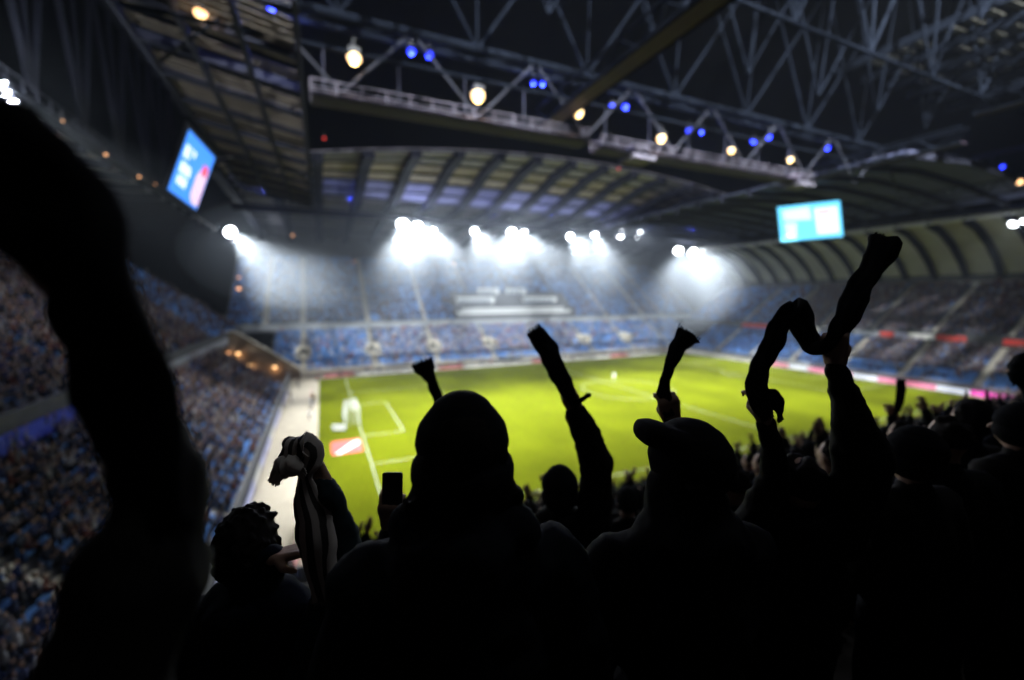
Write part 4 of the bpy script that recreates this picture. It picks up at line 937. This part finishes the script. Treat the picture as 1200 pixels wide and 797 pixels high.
# phone held up left of the beanie
H = at(476, 640, 1.6); add_person(H, FF, ((at(470, 700, 1.6), at(461, 622, 1.5)), None), 'short', voxel=.01, label='person left of the central beanie holding up a phone', hands=(.9, .7))
ph = empty('smartphone', at(460, 580, 1.5)); tag(ph, 'dark phone held up left of the central beanie', 'phone')
c = at(460, 578, 1.47); rt3 = Matrix((RGT, FWD, UPV)).transposed()
def obox(c, hx, hy, hz, R3, ch=.15):
    v = []
    for y in (-hy, hy):
        for x, z in ((-1+ch, -1), (1-ch, -1), (1, -1+ch*.5), (1, 1-ch*.5), (1-ch, 1), (-1+ch, 1), (-1, 1-ch*.5), (-1, -1+ch*.5)): v.append(c+R3 @ Vector((x*hx, y, z*hz)))
    return v, [tuple(range(8)), tuple(range(15, 7, -1))]+[(i, i+8, (i+1) % 8+8, (i+1) % 8) for i in range(8)]
v, f = obox(c, .034, .005, .072, rt3); pyd('case', v, f, M_BLACK, ph)
v, f = obox(c+FWD*.0065, .031, .001, .066, rt3, .1); pyd('glass', v, f, mat('phone_glass', (.01, .01, .012), .1, 0), ph)

# supporters standing in the rows of the near stand -----------------------
def lo(v): return Vector(v)
PROT = []
def pro(arms, head, hands=(.9, .9), jack=M_DJACK, turn=0):
    p = person(Vector((0, 0, 1.645)), 0, 0, arms, head, jack, voxel=.016, dec=.14, label='x', hands=hands, turn=turn); p['label'] = None
    for o in [p]+list(p.children): C.objects.unlink(o)
    PROT.append(p); return p
V3 = Vector
pro((None, None), 'short'); pro((None, None), 'beanie', turn=.4); pro((None, None), 'cap', turn=-.5)
pro(((V3((-.33, .05, 1.62)), V3((-.24, .06, 1.90))), (V3((.33, .05, 1.62)), V3((.25, .06, 1.90)))), 'short', (.15, .15))
pro((None, (V3((.30, .06, 1.66)), V3((.22, .08, 1.94)))), 'beanie', (.9, .3)); pro(((V3((-.32, .12, 1.55)), V3((-.16, .2, 1.78))), (V3((.32, .12, 1.55)), V3((.16, .2, 1.78)))), 'curly', (.2, .2), turn=.3)
pro((None, (V3((.28, .05, 1.66)), V3((.2, .05, 1.94)))), 'short', (.9, 1.2))
TOPS = [1.78, 1.80, 1.80, 2.12, 2.14, 2.0, 2.06]
WHAT = ['arms down and short hair', 'arms down in a dark beanie', 'arms down in a dark cap', 'both open hands up', 'one open hand up, beanie', 'clapping hands before a curly head', 'one clenched fist up']
def copy_person(src, loc, rz, sc, label, group):
    r = src.copy(); C.objects.link(r); r.location = loc; r.rotation_euler = (0, 0, rz); r.scale = (sc, sc, sc); r['label'] = label; r['group'] = group
    for ch in src.children: c = ch.copy(); C.objects.link(c); c.parent = r; c.matrix_parent_inverse = ch.matrix_parent_inverse.copy()
    return r
ENV = [(-400, 800), (0, 800), (120, 790), (250, 740), (330, 672), (425, 668), (432, 640), (480, 600), (640, 582), (740, 572), (850, 545), (880, 532), (940, 520), (1000, 508), (1080, 494), (1140, 484), (1200, 474), (1500, 440)]
def env(x):
    for (a, b), (c_, d_) in zip(ENV, ENV[1:]):
        if a <= x <= c_: return b+(d_-b)*(x-a)/(c_-a)
    return 440
cand = []
for k in range(0, 38):
    yr = NY0-ROWD*(k+.45); x = -9.8+random.uniform(0, .4)
    while x < 124:
        xx = x+random.uniform(-.08, .08); y = yr+random.uniform(-.08, .08); x += .52
        if random.random() < .06: continue
        z = floor_z(yr); d = math.hypot(xx-EYE.x, y-EYE.y)
        if k >= 34 and d < 1.0: continue
        if any(math.hypot(xx-a, y-b) < .36 for a, b in taken): continue
        sc = random.gauss(.985, .04); vi = random.choices(range(7), (5, 3, 3, 2.2, 2.4, 1.6, 2.6))[0]
        px, py, w = project((xx, y, z+1.78*sc))
        if w > .1:
            if w < .75 and -200 < px < 1400: continue
            if w < 2.5 and px < 240: continue
            e = env(px)
            for _ in range(12):
                if py >= e-2 or sc < (.80 if px > 950 and w < 3.2 else .93): break
                sc -= .015; px, py, w = project((xx, y, z+1.78*sc))
            ok = py >= e-2
            if not ok and w < 12 and py < e-6: continue
            if not ok and py < e-12: continue
            if vi >= 3:
                _, pt, _ = project((xx, y, z+TOPS[vi]*sc))
                if pt < e-(36 if w > 3 else 0): vi = random.choice((0, 1, 2))
        elif k < 34: continue
        cand.append((d if (w > .1 and -60 < px < 1260) else d+500, xx, y, z, sc, vi))
cand.sort(key=lambda q: q[0])
UN = ['', 'first', 'second', 'third', 'fourth', 'fifth', 'sixth', 'seventh', 'eighth', 'ninth', 'tenth', 'eleventh', 'twelfth', 'thirteenth', 'fourteenth', 'fifteenth', 'sixteenth', 'seventeenth', 'eighteenth', 'nineteenth']
TE = {2: 'twent', 3: 'thirt', 4: 'fort', 5: 'fift', 6: 'sixt', 7: 'sevent', 8: 'eight', 9: 'ninet'}
def nth(i):
    if i < 20: return UN[i]
    t, u = divmod(i, 10); return TE[t]+('ieth' if u == 0 else 'y-'+UN[u])
near_ = [q for q in cand if q[0] < 500][:285]; groups = {}
for q in near_: groups.setdefault((0 if q[0] < 3 else (1 if q[0] < 9 else 2), q[5]), []).append(q)
for (zone, vi), qs in groups.items():
    where = ('close by', 'a few rows down', 'further along near stand')[zone]
    qs.sort(key=lambda q: project(q[1:4])[0])
    for i, (d, x, y, z, sc, _) in enumerate(qs):
        copy_person(PROT[vi], (x, y, z), -.35+random.uniform(-.5, .4), sc, f'{nth(i+1)} dark supporter from left {where}, {WHAT[vi]}', f'supporters {where}, {WHAT[vi]}')
rest = [q for q in cand if q[0] < 500][285:]
def joined(p):      # one mesh of a supporter for the far rows
    vs = []; fs = []; mi = []; mats = []
    for ch in p.children:
        me = ch.data; n = len(vs); vs += [tuple(v.co) for v in me.vertices]; m_ = me.materials[0]
        if m_ not in mats: mats.append(m_)
        for q in me.polygons: fs.append(tuple(i+n for i in q.vertices)); mi.append(mats.index(m_))
    me = D.meshes.new('supporter'); me.from_pydata(vs, [], fs); me.polygons.foreach_set('material_index', mi)
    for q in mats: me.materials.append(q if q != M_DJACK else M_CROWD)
    return D.objects.new('supporter_kind', me)
order = list(range(7)); JP = [joined(PROT[i]) for i in order]
for i, q in enumerate(JP): q.name = f'kind_{i}_of_supporter'
o = scatter('crowd', [q[1:4] for q in rest], [q[5] for q in rest], RNG.normal(-.2, .35, len(rest)), JP, scl=[q[4] for q in rest]); tag(o, 'standing supporters filling the lower rows of the near stand', 'crowd')

# small figures beside and on the pitch ------------------------------------
RC = {}
def recol(me, m_):
    k = (me.name, m_.name)
    if k not in RC: RC[k] = me.copy(); RC[k].materials.clear(); RC[k].materials.append(m_)
    return RC[k]
def figure(x, y, rz, m_top, m_leg, label, group, vi=0, z=0.02):
    t = empty('person', (x, y, z)); tag(t, label, 'person', group)
    for ch in PROT[vi].children:
        c = ch.copy(); c.data = ch.data; C.objects.link(c); c.parent = t; c.matrix_parent_inverse = ch.matrix_parent_inverse.copy()
        m_ = {'jacket': m_top, 'trousers': m_leg}.get(ch.name.split('.')[0])
        if m_: c.data = recol(ch.data, m_)
    t.rotation_euler = (0, 0, rz); return t
M_YEL = mat('yellow_vest', (.75, .50, .03), .7, .1); M_ORG = mat('orange_vest', (.75, .22, .02), .7, .1); M_RED = mat('red_print', (.6, .05, .04)); M_NAVY = mat('navy_cloth', (.02, .03, .08), .8, .1); M_LEGW = mat('white_cloth', (.7, .7, .7), .8, .05)
figure(56.1, 43.1, 2.5, M_LEGW, M_LEGW, 'lone player in white standing in the middle of the pitch', None)
figure(22.1, -5.6, 2.8, M_ORG, M_NAVY, 'steward in an orange jacket left of the baseball cap brim', None, 1, 0)
figure(49.7, -4.8, 2.8, M_ORG, M_NAVY, 'steward in an orange jacket below the long scarf', None, 1, 0)
for i, (px, py, m1, m2, l) in enumerate([(371, 527, M_YEL, M_NAVY, 'steward in yellow by the boards behind the left goal'), (368, 472, M_YEL, M_NAVY, 'steward in yellow further up the left side path'),
      (366, 480, M_NAVY, M_NAVY, 'person in navy beside the left side path'), (363, 492, M_LEGW, M_NAVY, 'person in a white top on the left side path'), (400, 443, M_NAVY, M_NAVY, 'person in dark clothes at the far left corner of the pitch'),
      (372, 447, M_RED, M_NAVY, 'person in red at the far left corner of the grass'), (341, 470, M_NAVY, M_NAVY, 'dark figure walking on the left path'), (350, 455, M_NAVY, M_NAVY, 'dark figure at the end of the left path')]):
    p = on(px, py, 2, 0); figure(p.x, p.y, 1.5, m1, m2, l, None, i % 3, 0)
ml = [M_LEGW, M_NAVY, M_RED, M_NAVY, M_YEL, M_LEGW]
names_ = ['white', 'navy', 'red', 'navy', 'yellow', 'white']
for i in range(34):
    x = 2+i*3+random.uniform(-1, 1); c_ = random.randrange(6)
    figure(x, 74.6+random.uniform(-.5, .4), 3.1, ml[c_], M_NAVY, f'staff member in {names_[c_]} behind the far touchline boards, {nth(i+1)} staff member from left', f'staff in {names_[c_]} along the far touchline', random.randrange(3), 0)
# clothing on a far line of substitutes' benches
for i, x in enumerate((44, 56)):
    t = empty('team_bench', (x, 75, 0)); tag(t, f'small white roofed team bench at the far touchline, {("left", "right")[i]} one', 'bench', 'team benches')
    mb = MB(); mb.box(x-3, 75.45, 0, x+3, 75.55, 1.9); mb.build('back', M_WHITE, t); mb = MB(); mb.box(x-3, 74.4, 1.91, x+3, 75.6, 2.0); mb.build('roof', M_WHITE, t); mb = MB(); mb.box(x-2.8, 75.0, .35, x+2.8, 75.4, .5); mb.build('seat', M_NAVY, t)
# ------------------------------------------------------------------ haze
hz = D.objects.new('haze', D.meshes.new('haze')); hz.data.from_pydata(boxv(-97, -87, -1.1, 202, 167, 66), [], BOXF); C.objects.link(hz); tag(hz, kind='stuff')
hm = D.materials.new('haze_air'); hm.use_nodes = True; nt = hm.node_tree; nt.nodes.remove(nt.nodes['Principled BSDF'])
pv = nt.nodes.new('ShaderNodeVolumePrincipled'); pv.inputs["Color"].default_value = (.80, .88, 1, 1); pv.inputs['Density'].default_value = HAZE; pv.inputs['Anisotropy'].default_value = .45
nt.links.new(pv.outputs[0], nt.nodes['Material Output'].inputs['Volume']); hz.data.materials.append(hm)
# smoke and breath hanging under the far floodlights: thicker, soft edged bodies of the same air
def mist(c, r, dens):
    v = []; f = []; n = 32; K = 16
    for k in range(1, K):
        ph = math.pi*k/K
        for i in range(n): a = 2*math.pi*i/n; v.append((c[0]+r[0]*math.sin(ph)*math.cos(a), c[1]+r[1]*math.sin(ph)*math.sin(a), c[2]-r[2]*math.cos(ph)))
    v += [(c[0], c[1], c[2]-r[2]), (c[0], c[1], c[2]+r[2])]; z = (K-1)*n
    for k in range(K-2):
        for i in range(n): j = (i+1) % n; f.append((k*n+i, k*n+j, (k+1)*n+j, (k+1)*n+i))
    for i in range(n): j = (i+1) % n; f += [(z, j, i), ((K-2)*n+i, (K-2)*n+j, z+1)]
    o = D.objects.new('mist', D.meshes.new('mist')); o.data.from_pydata(v, [], f); C.objects.link(o); tag(o, 'thin smoky mist hanging in the beams of the far floodlights', kind='stuff')
    m = D.materials.new('mist_air'); m.use_nodes = True; nt = m.node_tree; nt.nodes.remove(nt.nodes['Principled BSDF'])
    pv = nt.nodes.new('ShaderNodeVolumePrincipled'); pv.inputs['Color'].default_value = (.84, .91, 1, 1); pv.inputs['Density'].default_value = dens; pv.inputs['Anisotropy'].default_value = .45
    nt.links.new(pv.outputs[0], nt.nodes['Material Output'].inputs['Volume']); o.data.materials.append(m)
mist((52, 66, 25), (80, 18, 24), MIST*.8); mist((44, 66, 31), (60, 12, 13), MIST*.6)
mist((-9, 82, 29), (24, 24, 13), MIST*1.1)
